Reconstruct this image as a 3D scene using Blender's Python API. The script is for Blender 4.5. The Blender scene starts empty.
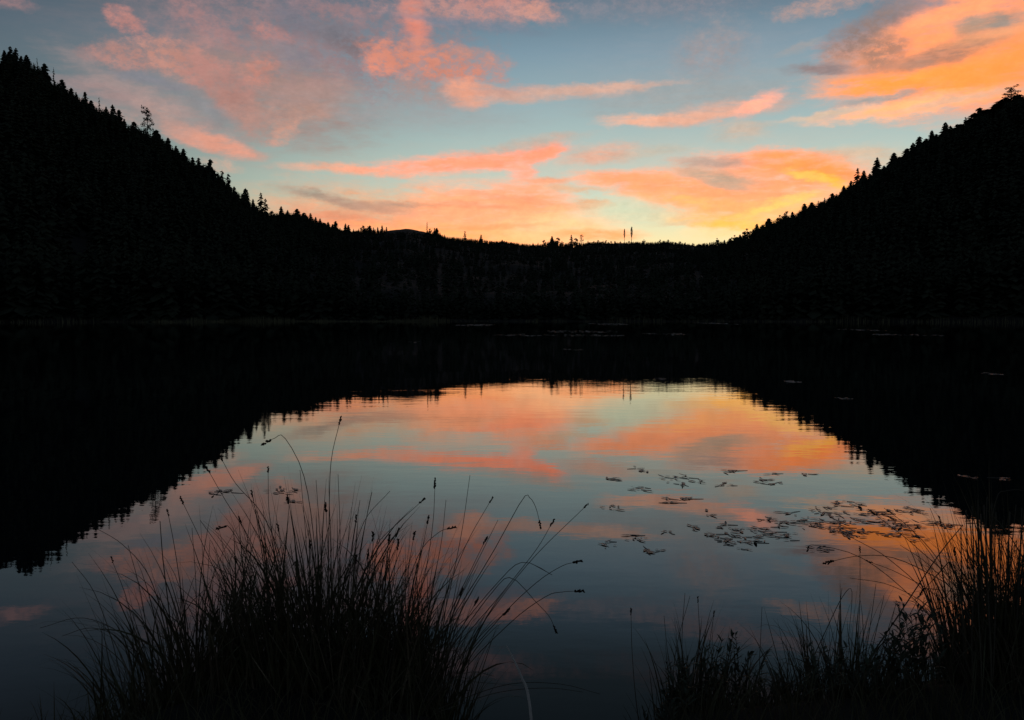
import bpy, math, random
import numpy as np

random.seed(7)
RS = np.random.RandomState(11)
R = math.radians
scene = bpy.context.scene
COL = scene.collection

# ------------------------------------------------------------------ camera
F = 887.0                      # focal length in pixels of a 1024 px wide frame
PITCH = R(3.03)
EYE = 2.0                      # height of the lens above the water
cam_d = bpy.data.cameras.new('camera')
cam = bpy.data.objects.new('camera', cam_d)
COL.objects.link(cam)
cam.location = (0, 0, EYE)
cam.rotation_euler = (R(90) - PITCH, 0, 0)
cam_d.sensor_width = 36
cam_d.lens = F / 1024 * 36
cam_d.clip_start = 0.05
cam_d.clip_end = 20000
scene.camera = cam


def ray(px, py):
    """direction in the world of a measured picture point (forward component 1)"""
    u, v = (px - 512) / F, (360 - py) / F
    c, s = math.cos(PITCH), math.sin(PITCH)
    return np.array([u, c + v * s, -s + v * c])


def az_tan(px, py):
    d = ray(px, py)
    return math.atan2(d[0], d[1]), d[2] / math.hypot(d[0], d[1])


def at_depth(px, py, y):
    d = ray(px, py)
    k = y / d[1]
    return np.array([d[0] * k, y, EYE + d[2] * k])


def on_water(px, py):
    d = ray(px, py)
    k = -EYE / d[2]
    return d[0] * k, d[1] * k


# ------------------------------------------------------------------ helpers
def lin(r, g, b, k=1.0):
    def f(c):
        c /= 255.0
        return c / 12.92 if c <= 0.04045 else ((c + 0.055) / 1.055) ** 2.4
    return (f(r) * k, f(g) * k, f(b) * k, 1.0)


class MB:
    """collects vertices and faces, links them as one mesh object"""

    def __init__(self):
        self.v, self.f = [], []

    def add(self, vs, fs):
        o = len(self.v)
        self.v.extend([tuple(map(float, p)) for p in vs])
        self.f.extend([tuple(i + o for i in q) for q in fs])

    def tube(self, pts, radii, n=4):
        pts = [np.asarray(p, float) for p in pts]
        rings = []
        up = np.array([0.31, 0.77, 0.11])
        for i, p in enumerate(pts):
            t = pts[min(i + 1, len(pts) - 1)] - pts[max(i - 1, 0)]
            t /= (np.linalg.norm(t) + 1e-9)
            a = np.cross(t, up)
            a /= (np.linalg.norm(a) + 1e-9)
            b = np.cross(t, a)
            rings.append([p + radii[i] * (math.cos(2 * math.pi * k / n) * a + math.sin(2 * math.pi * k / n) * b) for k in range(n)])
        vs = [q for r in rings for q in r]
        fs = []
        for i in range(len(pts) - 1):
            for k in range(n):
                fs.append((i * n + k, i * n + (k + 1) % n, (i + 1) * n + (k + 1) % n, (i + 1) * n + k))
        fs.append(tuple(range(n))[::-1])
        fs.append(tuple((len(pts) - 1) * n + k for k in range(n)))
        self.add(vs, fs)

    def ribbon(self, pts, widths, side, fold=0.35):
        """a leaf blade: two strips folded along the midrib"""
        vs, fs = [], []
        side = np.asarray(side, float)
        for i, p in enumerate(pts):
            t = np.asarray(pts[min(i + 1, len(pts) - 1)]) - np.asarray(pts[max(i - 1, 0)])
            t = t / (np.linalg.norm(t) + 1e-9)
            a = side - t * np.dot(side, t)
            a /= (np.linalg.norm(a) + 1e-9)
            nrm = np.cross(t, a)
            w = widths[i] / 2
            vs += [p - a * w + nrm * w * fold, np.asarray(p), p + a * w + nrm * w * fold]
        for i in range(len(pts) - 1):
            o = i * 3
            fs += [(o, o + 1, o + 4, o + 3), (o + 1, o + 2, o + 5, o + 4)]
        self.add(vs, fs)

    def mesh(self, name, mat, smooth=False):
        me = bpy.data.meshes.new(name)
        me.from_pydata(self.v, [], self.f)
        me.materials.append(mat)
        if smooth:
            me.polygons.foreach_set('use_smooth', [True] * len(me.polygons))
        me.update()
        return me

    def build(self, name, mat, parent=None, smooth=False):
        o = bpy.data.objects.new(name, self.mesh(name, mat, smooth))
        COL.objects.link(o)
        if parent is not None:
            o.parent = parent
        return o


def np_mesh(name, V, T, mat, smooth=False):
    """mesh from a numpy vertex array and an array of triangles or quads"""
    me = bpy.data.meshes.new(name)
    k = T.shape[1]
    me.vertices.add(len(V))
    me.vertices.foreach_set('co', np.ascontiguousarray(V, np.float32).ravel())
    me.loops.add(T.size)
    me.loops.foreach_set('vertex_index', np.ascontiguousarray(T, np.int32).ravel())
    me.polygons.add(len(T))
    me.polygons.foreach_set('loop_start', np.arange(0, T.size, k, dtype=np.int32))
    me.polygons.foreach_set('loop_total', np.full(len(T), k, np.int32))
    if smooth:
        me.polygons.foreach_set('use_smooth', np.ones(len(T), bool))
    me.materials.append(mat)
    me.update(calc_edges=True)
    me.validate()
    o = bpy.data.objects.new(name, me)
    COL.objects.link(o)
    return o


def tag(o, label=None, cat=None, group=None, kind=None):
    if label:
        o['label'] = label
    if cat:
        o['category'] = cat
    if group:
        o['group'] = group
    if kind:
        o['kind'] = kind
    return o


def empty(name, loc):
    o = bpy.data.objects.new(name, None)
    o.empty_display_size = 0.2
    COL.objects.link(o)
    o.location = loc
    return o


def vnoise(x, y, seed=0):
    """smooth value noise, numpy, about -1..1"""
    x = np.asarray(x, float)
    y = np.asarray(y, float)
    xi, yi = np.floor(x), np.floor(y)
    xf, yf = x - xi, y - yi
    xf, yf = xf * xf * (3 - 2 * xf), yf * yf * (3 - 2 * yf)

    def h(a, b):
        s = np.sin(a * 127.1 + b * 311.7 + seed * 74.7) * 43758.5453
        return (s - np.floor(s)) * 2 - 1
    return (h(xi, yi) * (1 - xf) + h(xi + 1, yi) * xf) * (1 - yf) + (h(xi, yi + 1) * (1 - xf) + h(xi + 1, yi + 1) * xf) * yf


# ------------------------------------------------------------------ materials
def material(name, base, var=0.4, scale=5.0, rough=0.7, second=None, spec=0.3):
    m = bpy.data.materials.new(name)
    m.use_nodes = True
    nt = m.node_tree
    b = nt.nodes['Principled BSDF']
    tc = nt.nodes.new('ShaderNodeTexCoord')
    nz = nt.nodes.new('ShaderNodeTexNoise')
    nz.inputs['Scale'].default_value = scale
    nz.inputs['Detail'].default_value = 4
    rp = nt.nodes.new('ShaderNodeValToRGB')
    c2 = second or tuple(c * (1 - var) for c in base[:3])
    rp.color_ramp.elements[0].position = 0.35
    rp.color_ramp.elements[1].position = 0.65
    rp.color_ramp.elements[0].color = (*c2[:3], 1)
    rp.color_ramp.elements[1].color = (*base[:3], 1)
    nt.links.new(tc.outputs['Object'], nz.inputs['Vector'])
    nt.links.new(nz.outputs['Fac'], rp.inputs['Fac'])
    nt.links.new(rp.outputs['Color'], b.inputs['Base Color'])
    b.inputs['Roughness'].default_value = rough
    b.inputs['Specular IOR Level'].default_value = spec
    return m


M = {}
M['earth'] = material('dark_earth', (0.035, 0.032, 0.022), 0.4, 0.6, 0.95, spec=0.1)
M['needles'] = material('conifer_needles', (0.050, 0.058, 0.034), 0.4, 0.4, 0.9, spec=0.0)
M['leafage'] = material('broad_leaves', (0.045, 0.050, 0.024), 0.4, 0.6, 0.8, spec=0.1)
M['bark'] = material('bark', (0.055, 0.045, 0.036), 0.4, 3.0, 0.9, spec=0.1)
M['sedge'] = material('sedge_green', (0.085, 0.082, 0.034), 0.4, 6.0, 0.7, (0.070, 0.052, 0.024), spec=0.2)
M['dry'] = material('dry_sedge', (0.20, 0.155, 0.085), 0.4, 6.0, 0.75, (0.13, 0.09, 0.05), spec=0.2)
M['stem'] = material('sedge_stem', (0.10, 0.085, 0.05), 0.4, 6.0, 0.65, (0.075, 0.055, 0.034), spec=0.2)
M['seed'] = material('seed_spike', (0.040, 0.026, 0.016), 0.4, 60.0, 0.85, spec=0.1)
M['weed'] = material('weed_leaf', (0.070, 0.085, 0.045), 0.4, 12.0, 0.6, spec=0.2)
M['straw'] = material('dry_straw', (0.70, 0.64, 0.52), 0.25, 14.0, 0.7, spec=0.2)
M['pondweed'] = material('pondweed_leaf', (0.19, 0.155, 0.105), 0.4, 7.0, 0.40, (0.13, 0.095, 0.06), spec=0.5)
M['pads'] = material('lily_pad', (0.30, 0.24, 0.17), 0.4, 0.8, 0.6, spec=0.2)
M['reed'] = material('shore_reed', (0.18, 0.16, 0.08), 0.4, 0.3, 0.8, spec=0.1)


def water_material():
    m = bpy.data.materials.new('lake_water')
    m.use_nodes = True
    nt = m.node_tree
    N = nt.nodes.new
    L = nt.links.new
    b = nt.nodes['Principled BSDF']
    b.inputs['Base Color'].default_value = (0.006, 0.009, 0.009, 1)
    b.inputs['Roughness'].default_value = 0.0
    b.inputs['IOR'].default_value = 1.42
    tc = N('ShaderNodeTexCoord')
    mp = N('ShaderNodeMapping')
    mp.inputs['Scale'].default_value = (0.75, 1.5, 1)
    mp.inputs['Rotation'].default_value = (0, 0, R(9))
    L(tc.outputs['Object'], mp.inputs['Vector'])
    n1 = N('ShaderNodeTexNoise')
    n1.inputs['Scale'].default_value = 1.7
    n1.inputs['Detail'].default_value = 4.0
    n1.inputs['Roughness'].default_value = 0.5
    L(mp.outputs['Vector'], n1.inputs['Vector'])
    n2 = N('ShaderNodeTexNoise')                     # slow swell patches
    n2.inputs['Scale'].default_value = 0.22
    n2.inputs['Detail'].default_value = 1.0
    L(mp.outputs['Vector'], n2.inputs['Vector'])
    # breeze patches: where the ripples are livelier
    n3 = N('ShaderNodeTexNoise')
    n3.inputs['Scale'].default_value = 0.05
    n3.inputs['Detail'].default_value = 3.0
    L(mp.outputs['Vector'], n3.inputs['Vector'])
    mr = N('ShaderNodeMapRange')
    mr.inputs['From Min'].default_value = 0.35
    mr.inputs['From Max'].default_value = 0.7
    mr.inputs['To Min'].default_value = 0.0006
    mr.inputs['To Max'].default_value = 0.0026
    L(n3.outputs['Fac'], mr.inputs['Value'])
    m1 = N('ShaderNodeMath')
    m1.operation = 'MULTIPLY'
    L(n1.outputs['Fac'], m1.inputs[0])
    L(mr.outputs['Result'], m1.inputs[1])
    m2 = N('ShaderNodeMath')
    m2.operation = 'MULTIPLY_ADD'
    m2.inputs[1].default_value = 0.005
    L(n2.outputs['Fac'], m2.inputs[0])
    L(m1.outputs[0], m2.inputs[2])
    bp = N('ShaderNodeBump')
    bp.inputs['Strength'].default_value = 1.0
    bp.inputs['Distance'].default_value = 1.0
    L(m2.outputs[0], bp.inputs['Height'])
    L(bp.outputs['Normal'], b.inputs['Normal'])
    return m


M['water'] = water_material()

# ------------------------------------------------------------------ sky
SUN_AZ, SUN_EL = R(14.0), R(0.6)


def build_world():
    w = bpy.data.worlds.new('World')
    scene.world = w
    w.use_nodes = True
    nt = w.node_tree
    nt.nodes.clear()
    N = nt.nodes.new
    L = nt.links.new

    def math_(op, a, b=None, c=None, clamp=False):
        n = N('ShaderNodeMath')
        n.operation = op
        n.use_clamp = clamp
        for i, x in enumerate((a, b, c)):
            if x is None:
                continue
            if isinstance(x, (int, float)):
                n.inputs[i].default_value = x
            else:
                L(x, n.inputs[i])
        return n.outputs[0]

    def maprange(x, a, b, c, d, kind='SMOOTHSTEP'):
        n = N('ShaderNodeMapRange')
        n.interpolation_type = kind
        for k, v in zip(('From Min', 'From Max', 'To Min', 'To Max'), (a, b, c, d)):
            n.inputs[k].default_value = v
        L(x, n.inputs['Value'])
        return n.outputs['Result']

    def mix(fac, a, b):
        n = N('ShaderNodeMix')
        n.data_type = 'RGBA'
        for sock, x in ((n.inputs[0], fac), (n.inputs[6], a), (n.inputs[7], b)):
            if isinstance(x, (int, float, tuple)):
                sock.default_value = x
            else:
                L(x, sock)
        return n.outputs[2]

    def mul_color(a, fac):
        n = N('ShaderNodeVectorMath')
        n.operation = 'SCALE'
        L(a, n.inputs[0])
        if isinstance(fac, float):
            n.inputs['Scale'].default_value = fac
        else:
            L(fac, n.inputs['Scale'])
        return n.outputs[0]

    tc = N('ShaderNodeTexCoord')
    sp = N('ShaderNodeSeparateXYZ')
    L(tc.outputs['Generated'], sp.inputs[0])
    X, Y, Z = sp.outputs
    hyp = math_('SQRT', math_('ADD', math_('MULTIPLY', X, X), math_('MULTIPLY', Y, Y)))
    deg = 180 / math.pi
    az = math_('MULTIPLY', math_('ARCTAN2', X, Y), deg)
    el = math_('MULTIPLY', math_('ARCTAN2', Z, hyp), deg)

    # clear sky: colour by elevation, dimmer away from the afterglow
    rp = N('ShaderNodeValToRGB')
    cr = rp.color_ramp
    stops = [(0.0, (255, 190, 120)), (3.0, (255, 214, 150)), (4.6, (238, 224, 172)), (6.0, (214, 220, 186)),
             (8.0, (190, 207, 192)), (10.5, (166, 188, 184)), (13.0, (146, 170, 175)), (16.0, (120, 147, 162)),
             (19.0, (90, 114, 131)), (22.5, (60, 76, 86)), (28.0, (42, 54, 64)), (45.0, (48, 62, 84)), (80.0, (40, 52, 76))]
    while len(cr.elements) < len(stops):
        cr.elements.new(0.5)
    for e, (d, c) in zip(cr.elements, stops):
        e.position = d / 90.0
        e.color = lin(*c)
    L(math_('DIVIDE', el, 90.0, clamp=True), rp.inputs['Fac'])
    off = math_('ABSOLUTE', math_('SUBTRACT', az, 14.0))
    dim = maprange(off, 10.0, 52.0, 1.08, 0.40)
    dim2 = maprange(off, 45.0, 150.0, 1.0, 0.45)
    base = mul_color(rp.outputs['Color'], math_('MULTIPLY', dim, dim2))
    # away from the afterglow the low sky loses its yellow
    cold = N('ShaderNodeValToRGB')
    ce = cold.color_ramp.elements
    ce[0].position = 0.0
    ce[0].color = lin(100, 112, 128)
    ce[1].position = 0.6
    ce[1].color = lin(40, 54, 80)
    L(math_('DIVIDE', el, 90.0, clamp=True), cold.inputs['Fac'])
    coldk = mul_color(cold.outputs['Color'], maprange(off, 45.0, 160.0, 1.0, 0.85))
    base = mix(maprange(off, 24.0, 75.0, 0.0, 1.0), base, coldk)
    sky = N('ShaderNodeTexSky')
    sky.sky_type = 'NISHITA'
    sky.sun_disc = False
    sky.sun_elevation = SUN_EL
    sky.sun_rotation = SUN_AZ
    sky.dust_density = 1.0
    base_n = N('ShaderNodeMix')
    base_n.data_type = 'RGBA'
    base_n.blend_type = 'ADD'
    base_n.inputs[0].default_value = 0.10
    L(base, base_n.inputs[6])
    L(mul_color(sky.outputs['Color'], 0.06), base_n.inputs[7])
    color = base_n.outputs[2]

    # cloud field: coordinates in degrees, warped by two scales of turbulence
    cb = N('ShaderNodeCombineXYZ')
    L(az, cb.inputs[0])
    L(el, cb.inputs[1])
    V = cb.outputs[0]

    def noise(scale_x, scale_y, detail, rough, seed, rot=0.0):
        mp = N('ShaderNodeMapping')
        mp.inputs['Scale'].default_value = (scale_x, scale_y, 1)
        mp.inputs['Location'].default_value = (seed * 13.7, seed * 5.1, seed * 3.3)
        mp.inputs['Rotation'].default_value = (0, 0, rot)
        L(V, mp.inputs['Vector'])
        n = N('ShaderNodeTexNoise')
        n.inputs['Scale'].default_value = 1.0
        n.inputs['Detail'].default_value = detail
        n.inputs['Roughness'].default_value = rough
        L(mp.outputs['Vector'], n.inputs['Vector'])
        return n

    def warp(v, n, ax, ay):
        s = N('ShaderNodeVectorMath')
        s.operation = 'SUBTRACT'
        s.inputs[1].default_value = (0.5, 0.5, 0.5)
        L(n.outputs['Color'], s.inputs[0])
        m = N('ShaderNodeVectorMath')
        m.operation = 'MULTIPLY_ADD'
        m.inputs[1].default_value = (ax, ay, 0)
        L(s.outputs[0], m.inputs[0])
        L(v, m.inputs[2])
        return m.outputs[0]

    Vw = warp(V, noise(0.22, 0.45, 2, 0.5, 1), 1.5, 0.8)
    Vw = warp(Vw, noise(0.9, 1.9, 4, 0.62, 2), 1.4, 0.65)
    streak = noise(0.32, 1.55, 6, 0.62, 3, R(-4)).outputs['Fac']
    puff = noise(0.75, 1.15, 6, 0.66, 4, R(25)).outputs['Fac']
    fine = noise(2.4, 5.0, 4, 0.65, 5, R(-6)).outputs['Fac']
    ns = math_('MULTIPLY_ADD', fine, 0.2, math_('MULTIPLY', streak, 0.9))     # low flat clouds
    npf = math_('MULTIPLY_ADD', fine, 0.2, math_('MULTIPLY', puff, 1.0))     # upper ruffled clouds
    shade = math_('MULTIPLY_ADD', math_('SUBTRACT', fine, 0.5), 0.22, 1.0)
    shade = math_('MULTIPLY', shade, math_('MULTIPLY_ADD', math_('SUBTRACT', puff, 0.5), 0.45, 1.0))

    ripple = maprange(noise(1.7, 2.6, 5, 0.68, 6, R(20)).outputs['Fac'], 0.36, 0.60, 0.42, 1.0)

    ripple_low = maprange(noise(0.7, 3.4, 5, 0.6, 9, R(-5)).outputs['Fac'], 0.32, 0.56, 0.62, 1.0)

    PX = 0.0646                                              # degrees in a picture pixel
    # each cloud: picture x, y, half width, half height, tilt (down to the right +), sRGB, cover, puffy?, softness
    C = []

    def cl(x, y, rx, ry, rot, c, a, p=0, k=1.0, soft=0.55):
        C.append((x, y, rx, ry, rot, c, a, p, k, soft * (1.05 if p else 1.2)))

    # --- upper left: broad mauve veil with salmon ripples
    cl(255, 34, 110, 46, 14, (146, 124, 128), .75, 1, soft=.5)
    cl(270, 96, 90, 40, 12, (162, 134, 126), .85, 0, soft=.5)
    cl(370, 45, 110, 50, 6, (148, 126, 130), .78, 1, soft=.5)
    cl(160, 108, 90, 17, 24, (170, 146, 142), .70, 0, soft=.5)
    cl(100, 90, 50, 7, 8, (166, 140, 138), .6, 0, soft=.5)
    cl(6, 2, 24, 6, 5, (168, 130, 130), .65, 1)
    cl(122, 19, 22, 8, 28, (184, 130, 124), .98, 1, soft=.4)
    cl(88, 53, 15, 6, 0, (168, 128, 124), .75, 1)
    cl(128, 57, 32, 13, 8, (178, 134, 126), .98, 1, soft=.4)
    cl(184, 60, 40, 15, 10, (194, 140, 126), .98, 1, soft=.4)
    cl(220, 82, 44, 18, 38, (184, 132, 124), .92, 1, soft=.45)
    cl(238, 106, 36, 15, 40, (176, 130, 120), .85, 1, soft=.45)
    cl(206, 22, 40, 12, 30, (166, 126, 126), .7, 1)
    cl(260, 72, 18, 14, 0, (198, 136, 122), .95, 1, soft=.4)
    cl(272, 32, 24, 8, 12, (186, 132, 126), .75, 1)
    cl(318, 96, 36, 18, 0, (176, 140, 130), .7, 0)
    cl(306, 112, 26, 8, -10, (196, 150, 132), .6, 1)
    cl(214, 141, 44, 10, 14, (230, 160, 136), .98, 0, soft=.4)
    cl(170, 120, 34, 9, 32, (186, 152, 142), .65, 1)
    cl(284, 131, 14, 8, -35, (226, 164, 140), .85, 1)
    cl(262, 120, 30, 14, 10, (184, 144, 132), .7, 1)
    cl(222, 166, 18, 6, 10, (214, 172, 150), .6, 1)
    cl(100, 108, 46, 7, 12, (188, 152, 142), .6, 1)
    cl(338, 36, 30, 13, 12, (112, 116, 126), .8, 1)
    cl(295, 14, 22, 18, 30, (108, 116, 130), .7, 1)
    cl(362, 50, 28, 9, 4, (126, 112, 116), .8, 1)
    cl(335, 10, 44, 9, 6, (160, 128, 130), .65, 1)
    cl(414, 14, 13, 34, -8, (228, 140, 120), .96, 0)
    cl(470, 8, 78, 15, 2, (190, 143, 136), .9, 1)
    cl(498, 3, 46, 8, 2, (204, 144, 134), .7, 1)
    cl(534, 10, 22, 9, 4, (224, 158, 138), .9, 1)
    cl(470, 24, 70, 5, 6, (120, 132, 148), .8, 0)
    cl(386, 60, 22, 15, -10, (230, 146, 122), .98, 1, soft=.4)
    cl(436, 64, 62, 19, 10, (212, 140, 120), .98, 1, soft=.45)
    cl(470, 54, 40, 8, 14, (196, 144, 130), .6, 1)
    cl(466, 94, 26, 13, 5, (244, 168, 138), .98, 0, soft=.4)
    cl(505, 93, 38, 7, 2, (214, 160, 142), .85, 0)
    cl(426, 92, 40, 10, 8, (176, 148, 140), .6, 1)
    cl(205, 106, 32, 8, 28, (130, 142, 148), .85, 0, soft=.7)
    cl(150, 80, 34, 5, 8, (116, 130, 142), .85, 0, soft=.7)
    cl(296, 58, 22, 10, 30, (124, 130, 142), .7, 1)
    cl(355, 112, 30, 9, 10, (146, 156, 158), .7, 1)
    # --- above the frame, seen in the lake
    cl(250, -38, 100, 10, 6, (130, 102, 106), .5, 1)
    cl(420, -50, 120, 12, -4, (150, 116, 118), .6, 1)
    cl(740, -18, 90, 10, -5, (160, 132, 132), .55, 1)
    cl(330, -100, 170, 12, 4, (104, 88, 96), .45, 1)
    cl(800, -95, 190, 14, -6, (110, 92, 96), .45, 1)
    cl(1010, -40, 100, 20, -8, (220, 146, 110), .75, 1)
    # --- upper middle: thin veils
    cl(225, 76, 135, 58, 14, (182, 142, 134), .2, 0, soft=.7)
    cl(600, 165, 240, 22, -2, (226, 190, 164), .22, 0, soft=.8)
    cl(700, 62, 110, 30, -4, (166, 164, 168), .28, 0, soft=.8)
    cl(420, 112, 90, 14, 4, (166, 158, 156), .5, 0, soft=.8)
    cl(640, 8, 105, 12, 0, (146, 140, 148), .6, 1, soft=.7)
    cl(712, 50, 34, 24, -20, (164, 152, 152), .7, 1, soft=.6)
    cl(820, 5, 40, 7, -4, (196, 158, 146), .75, 1)
    cl(690, 96, 100, 16, -2, (168, 164, 160), .6, 0, soft=.7)
    cl(560, 94, 80, 6, -3, (214, 172, 154), .9, 0)
    cl(620, 87, 56, 4, -2, (220, 176, 156), .8, 0)
    cl(716, 112, 70, 9, -6, (222, 174, 154), .9, 0)
    cl(645, 119, 46, 6, 0, (246, 184, 154), .98, 0)
    cl(700, 117, 44, 5, -3, (236, 178, 152), .9, 0)
    cl(756, 103, 24, 7, -24, (248, 186, 154), .95, 0)
    cl(742, 131, 26, 9, 0, (212, 184, 162), .75, 0)
    cl(800, 48, 24, 4, -16, (176, 164, 158), .5, 0)
    # --- long streak over the middle
    cl(345, 169, 60, 5, 1, (246, 176, 144), .92, 0)
    cl(448, 163, 78, 9, -4, (250, 170, 130), 1, 0)
    cl(515, 157, 46, 8, -10, (255, 164, 124), 1, 0)
    cl(545, 152, 20, 7, -22, (255, 166, 126), .9, 0)
    cl(525, 145, 54, 6, -9, (206, 178, 160), .65, 0)
    cl(524, 171, 13, 8, 10, (252, 174, 138), .85, 0)
    cl(600, 154, 38, 9, -4, (234, 178, 152), .92, 0)
    cl(650, 152, 40, 5, -6, (206, 188, 166), .5, 0)
    cl(552, 181, 26, 4, 0, (246, 172, 132), .85, 0)
    # --- low bank left of the middle
    cl(430, 213, 150, 22, 4, (240, 172, 130), .95, 0)
    cl(485, 217, 90, 32, 2, (253, 182, 130), .96, 0)
    cl(530, 202, 44, 18, 6, (255, 172, 122), .95, 0)
    cl(350, 222, 80, 12, 8, (240, 164, 126), .9, 0)
    cl(325, 198, 44, 5, 10, (156, 136, 124), .75, 0)
    cl(375, 207, 40, 6, 6, (196, 154, 132), .7, 0)
    cl(400, 203, 24, 4, 2, (176, 148, 132), .7, 0)
    cl(380, 226, 90, 6, 6, (240, 152, 114), .7, 0)
    cl(480, 237, 130, 12, 2, (255, 184, 108), .85, 0, 1.1)
    cl(560, 228, 64, 18, 0, (255, 210, 148), .85, 0, 1.1)
    cl(450, 204, 60, 3, 3, (240, 158, 118), .7, 0)
    cl(500, 196, 50, 3, 3, (250, 166, 124), .7, 0)
    cl(490, 226, 60, 3, -2, (250, 170, 112), .7, 0)
    # --- low bank right of the middle
    cl(625, 182, 56, 10, 4, (250, 178, 128), .92, 0)
    cl(700, 190, 90, 15, 7, (252, 172, 116), .95, 0)
    cl(755, 192, 110, 26, 2, (250, 176, 120), .97, 0)
    cl(770, 164, 70, 12, 3, (253, 170, 118), .95, 0)
    cl(848, 160, 60, 11, 2, (226, 194, 164), .8, 0)
    cl(716, 163, 36, 5, 4, (178, 162, 150), .8, 0)
    cl(718, 177, 42, 7, 10, (196, 172, 148), .9, 0)
    cl(734, 187, 22, 4, 12, (206, 176, 150), .7, 0)
    cl(815, 170, 52, 12, 14, (255, 158, 84), .95, 0, 1.05)
    cl(834, 183, 24, 4.5, 24, (255, 200, 74), .85, 0, 1.0)
    cl(806, 176, 20, 4, 16, (255, 200, 96), .8, 0, 1.1)
    cl(730, 206, 90, 7, 6, (255, 190, 118), .85, 0)
    cl(690, 200, 30, 3, 14, (255, 200, 116), .5, 0)
    cl(735, 221, 80, 8, 5, (255, 196, 98), .9, 0, 1.0)
    cl(780, 212, 56, 6, -18, (255, 208, 128), .7, 0, 1.0)
    cl(760, 232, 60, 7, 0, (250, 222, 150), .8, 0, 1.1)
    cl(776, 206, 40, 4.5, -16, (255, 218, 118), .9, 0)
    cl(726, 224, 50, 4, 6, (255, 206, 96), .9, 0)
    cl(808, 178, 18, 3, 14, (255, 204, 100), .85, 0)
    cl(590, 203, 18, 4, 2, (246, 172, 122), .92, 0)
    cl(575, 190, 36, 3, 4, (240, 184, 140), .7, 0)
    cl(596, 234, 46, 6, 0, (255, 176, 108), .85, 0)
    cl(684, 222, 30, 3, -4, (246, 206, 158), .8, 0)
    cl(634, 212, 50, 11, 4, (220, 224, 188), .85, 0, soft=.6)
    # --- upper right: the big burning cloud
    cl(938, 54, 88, 40, -8, (250, 166, 108), .97, 0, soft=.45)
    cl(985, 28, 84, 34, -12, (250, 172, 116), .96, 0)
    cl(1024, 62, 90, 40, -8, (255, 166, 96), .95, 0)
    cl(862, 56, 30, 16, -20, (236, 160, 122), .7, 1)
    cl(886, 14, 44, 14, -26, (134, 134, 142), .85, 0)
    cl(866, 34, 38, 15, -30, (150, 126, 118), .85, 1)
    cl(884, 50, 24, 14, -30, (164, 128, 112), .8, 1)
    cl(838, 34, 12, 6, -20, (152, 136, 136), .6, 1)
    cl(820, 70, 30, 5, 2, (152, 132, 130), .95, 0)
    cl(845, 78, 34, 3, 4, (214, 164, 140), .7, 0)
    cl(988, 21, 32, 9, 4, (160, 150, 140), .95, 0)
    cl(968, 32, 16, 8, -30, (190, 150, 124), .7, 0)
    cl(990, 37, 46, 6, -8, (244, 172, 126), .85, 0)
    cl(940, 56, 50, 8, -8, (176, 132, 112), .92, 0)
    cl(912, 62, 26, 7, 0, (186, 140, 118), .7, 0)
    cl(905, 83, 74, 10, 2, (255, 168, 78), .98, 0, 1.05)
    cl(985, 72, 70, 16, -8, (255, 162, 78), .96, 0, 1.05)
    cl(960, 8, 56, 7, -14, (252, 178, 122), .9, 0)
    cl(905, 107, 86, 7, -3, (255, 194, 132), .97, 0, 1.05)
    cl(830, 114, 40, 3, -6, (220, 196, 170), .8, 0)
    cl(884, 98, 36, 3, -4, (160, 166, 164), .85, 0)
    cl(960, 100, 60, 3, -4, (200, 186, 168), .6, 0)
    # --- sky beyond the picture's edges
    cl(1180, 60, 120, 60, -5, (240, 150, 100), .85, 1)
    cl(-190, 60, 80, 30, 10, (140, 112, 116), .5, 1)
    cl(1180, 160, 120, 14, -3, (240, 170, 120), .8, 0)

    for (x, y, rx, ry, rot, c, a, p, k, soft) in C:
        aa, tt = az_tan(x, y)
        mp = N('ShaderNodeMapping')
        mp.vector_type = 'TEXTURE'
        mp.inputs['Location'].default_value = (aa * deg, math.atan(tt) * deg, 0)
        mp.inputs['Rotation'].default_value = (0, 0, R(-rot))
        mp.inputs['Scale'].default_value = (rx * PX * 0.92, ry * PX * 0.95, 1)
        # layers are evaluated strictly one after another (keeps the shader's working memory small)
        seq = N('ShaderNodeVectorMath')
        seq.operation = 'MULTIPLY_ADD'
        seq.inputs[1].default_value = (1e-6, 1e-6, 1e-6)
        L(color, seq.inputs[0])
        L(Vw, seq.inputs[2])
        L(seq.outputs[0], mp.inputs['Vector'])
        ln = N('ShaderNodeVectorMath')
        ln.operation = 'LENGTH'
        L(mp.outputs['Vector'], ln.inputs[0])
        d = math_('MULTIPLY_ADD', npf if p else ns, -1.55 if p else -1.2, ln.outputs['Value'])
        off0 = (1.55 * 0.6) if p else (1.2 * 0.55)
        al = maprange(d, 0.95 - soft - off0, 0.95 + soft - off0, a, 0.0)
        al = math_('MULTIPLY', al, ripple if p else ripple_low)
        cc = mul_color_const(nt, math_('MULTIPLY_ADD', al, 1e-6, shade), glow(lin(*c, k=k)))
        color = mix(al, color, cc)

    bg = N('ShaderNodeBackground')
    bg.inputs['Strength'].default_value = 1.0
    L(color, bg.inputs['Color'])
    out = N('ShaderNodeOutputWorld')
    L(bg.outputs[0], out.inputs['Surface'])
    w.cycles.sampling_method = 'MANUAL'
    w.cycles.sample_map_resolution = 512


def glow(c):
    # the brightest clouds shine beyond what the picture can show, so their mirror image stays bright
    return (c[0] * (1.35 if c[0] > 0.93 else 1.0), c[1], c[2], 1.0)


def mul_color_const(nt, fac, c):
    n = nt.nodes.new('ShaderNodeVectorMath')
    n.operation = 'SCALE'
    n.inputs[0].default_value = c[:3]
    nt.links.new(fac, n.inputs['Scale'])
    return n.outputs[0]


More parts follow.
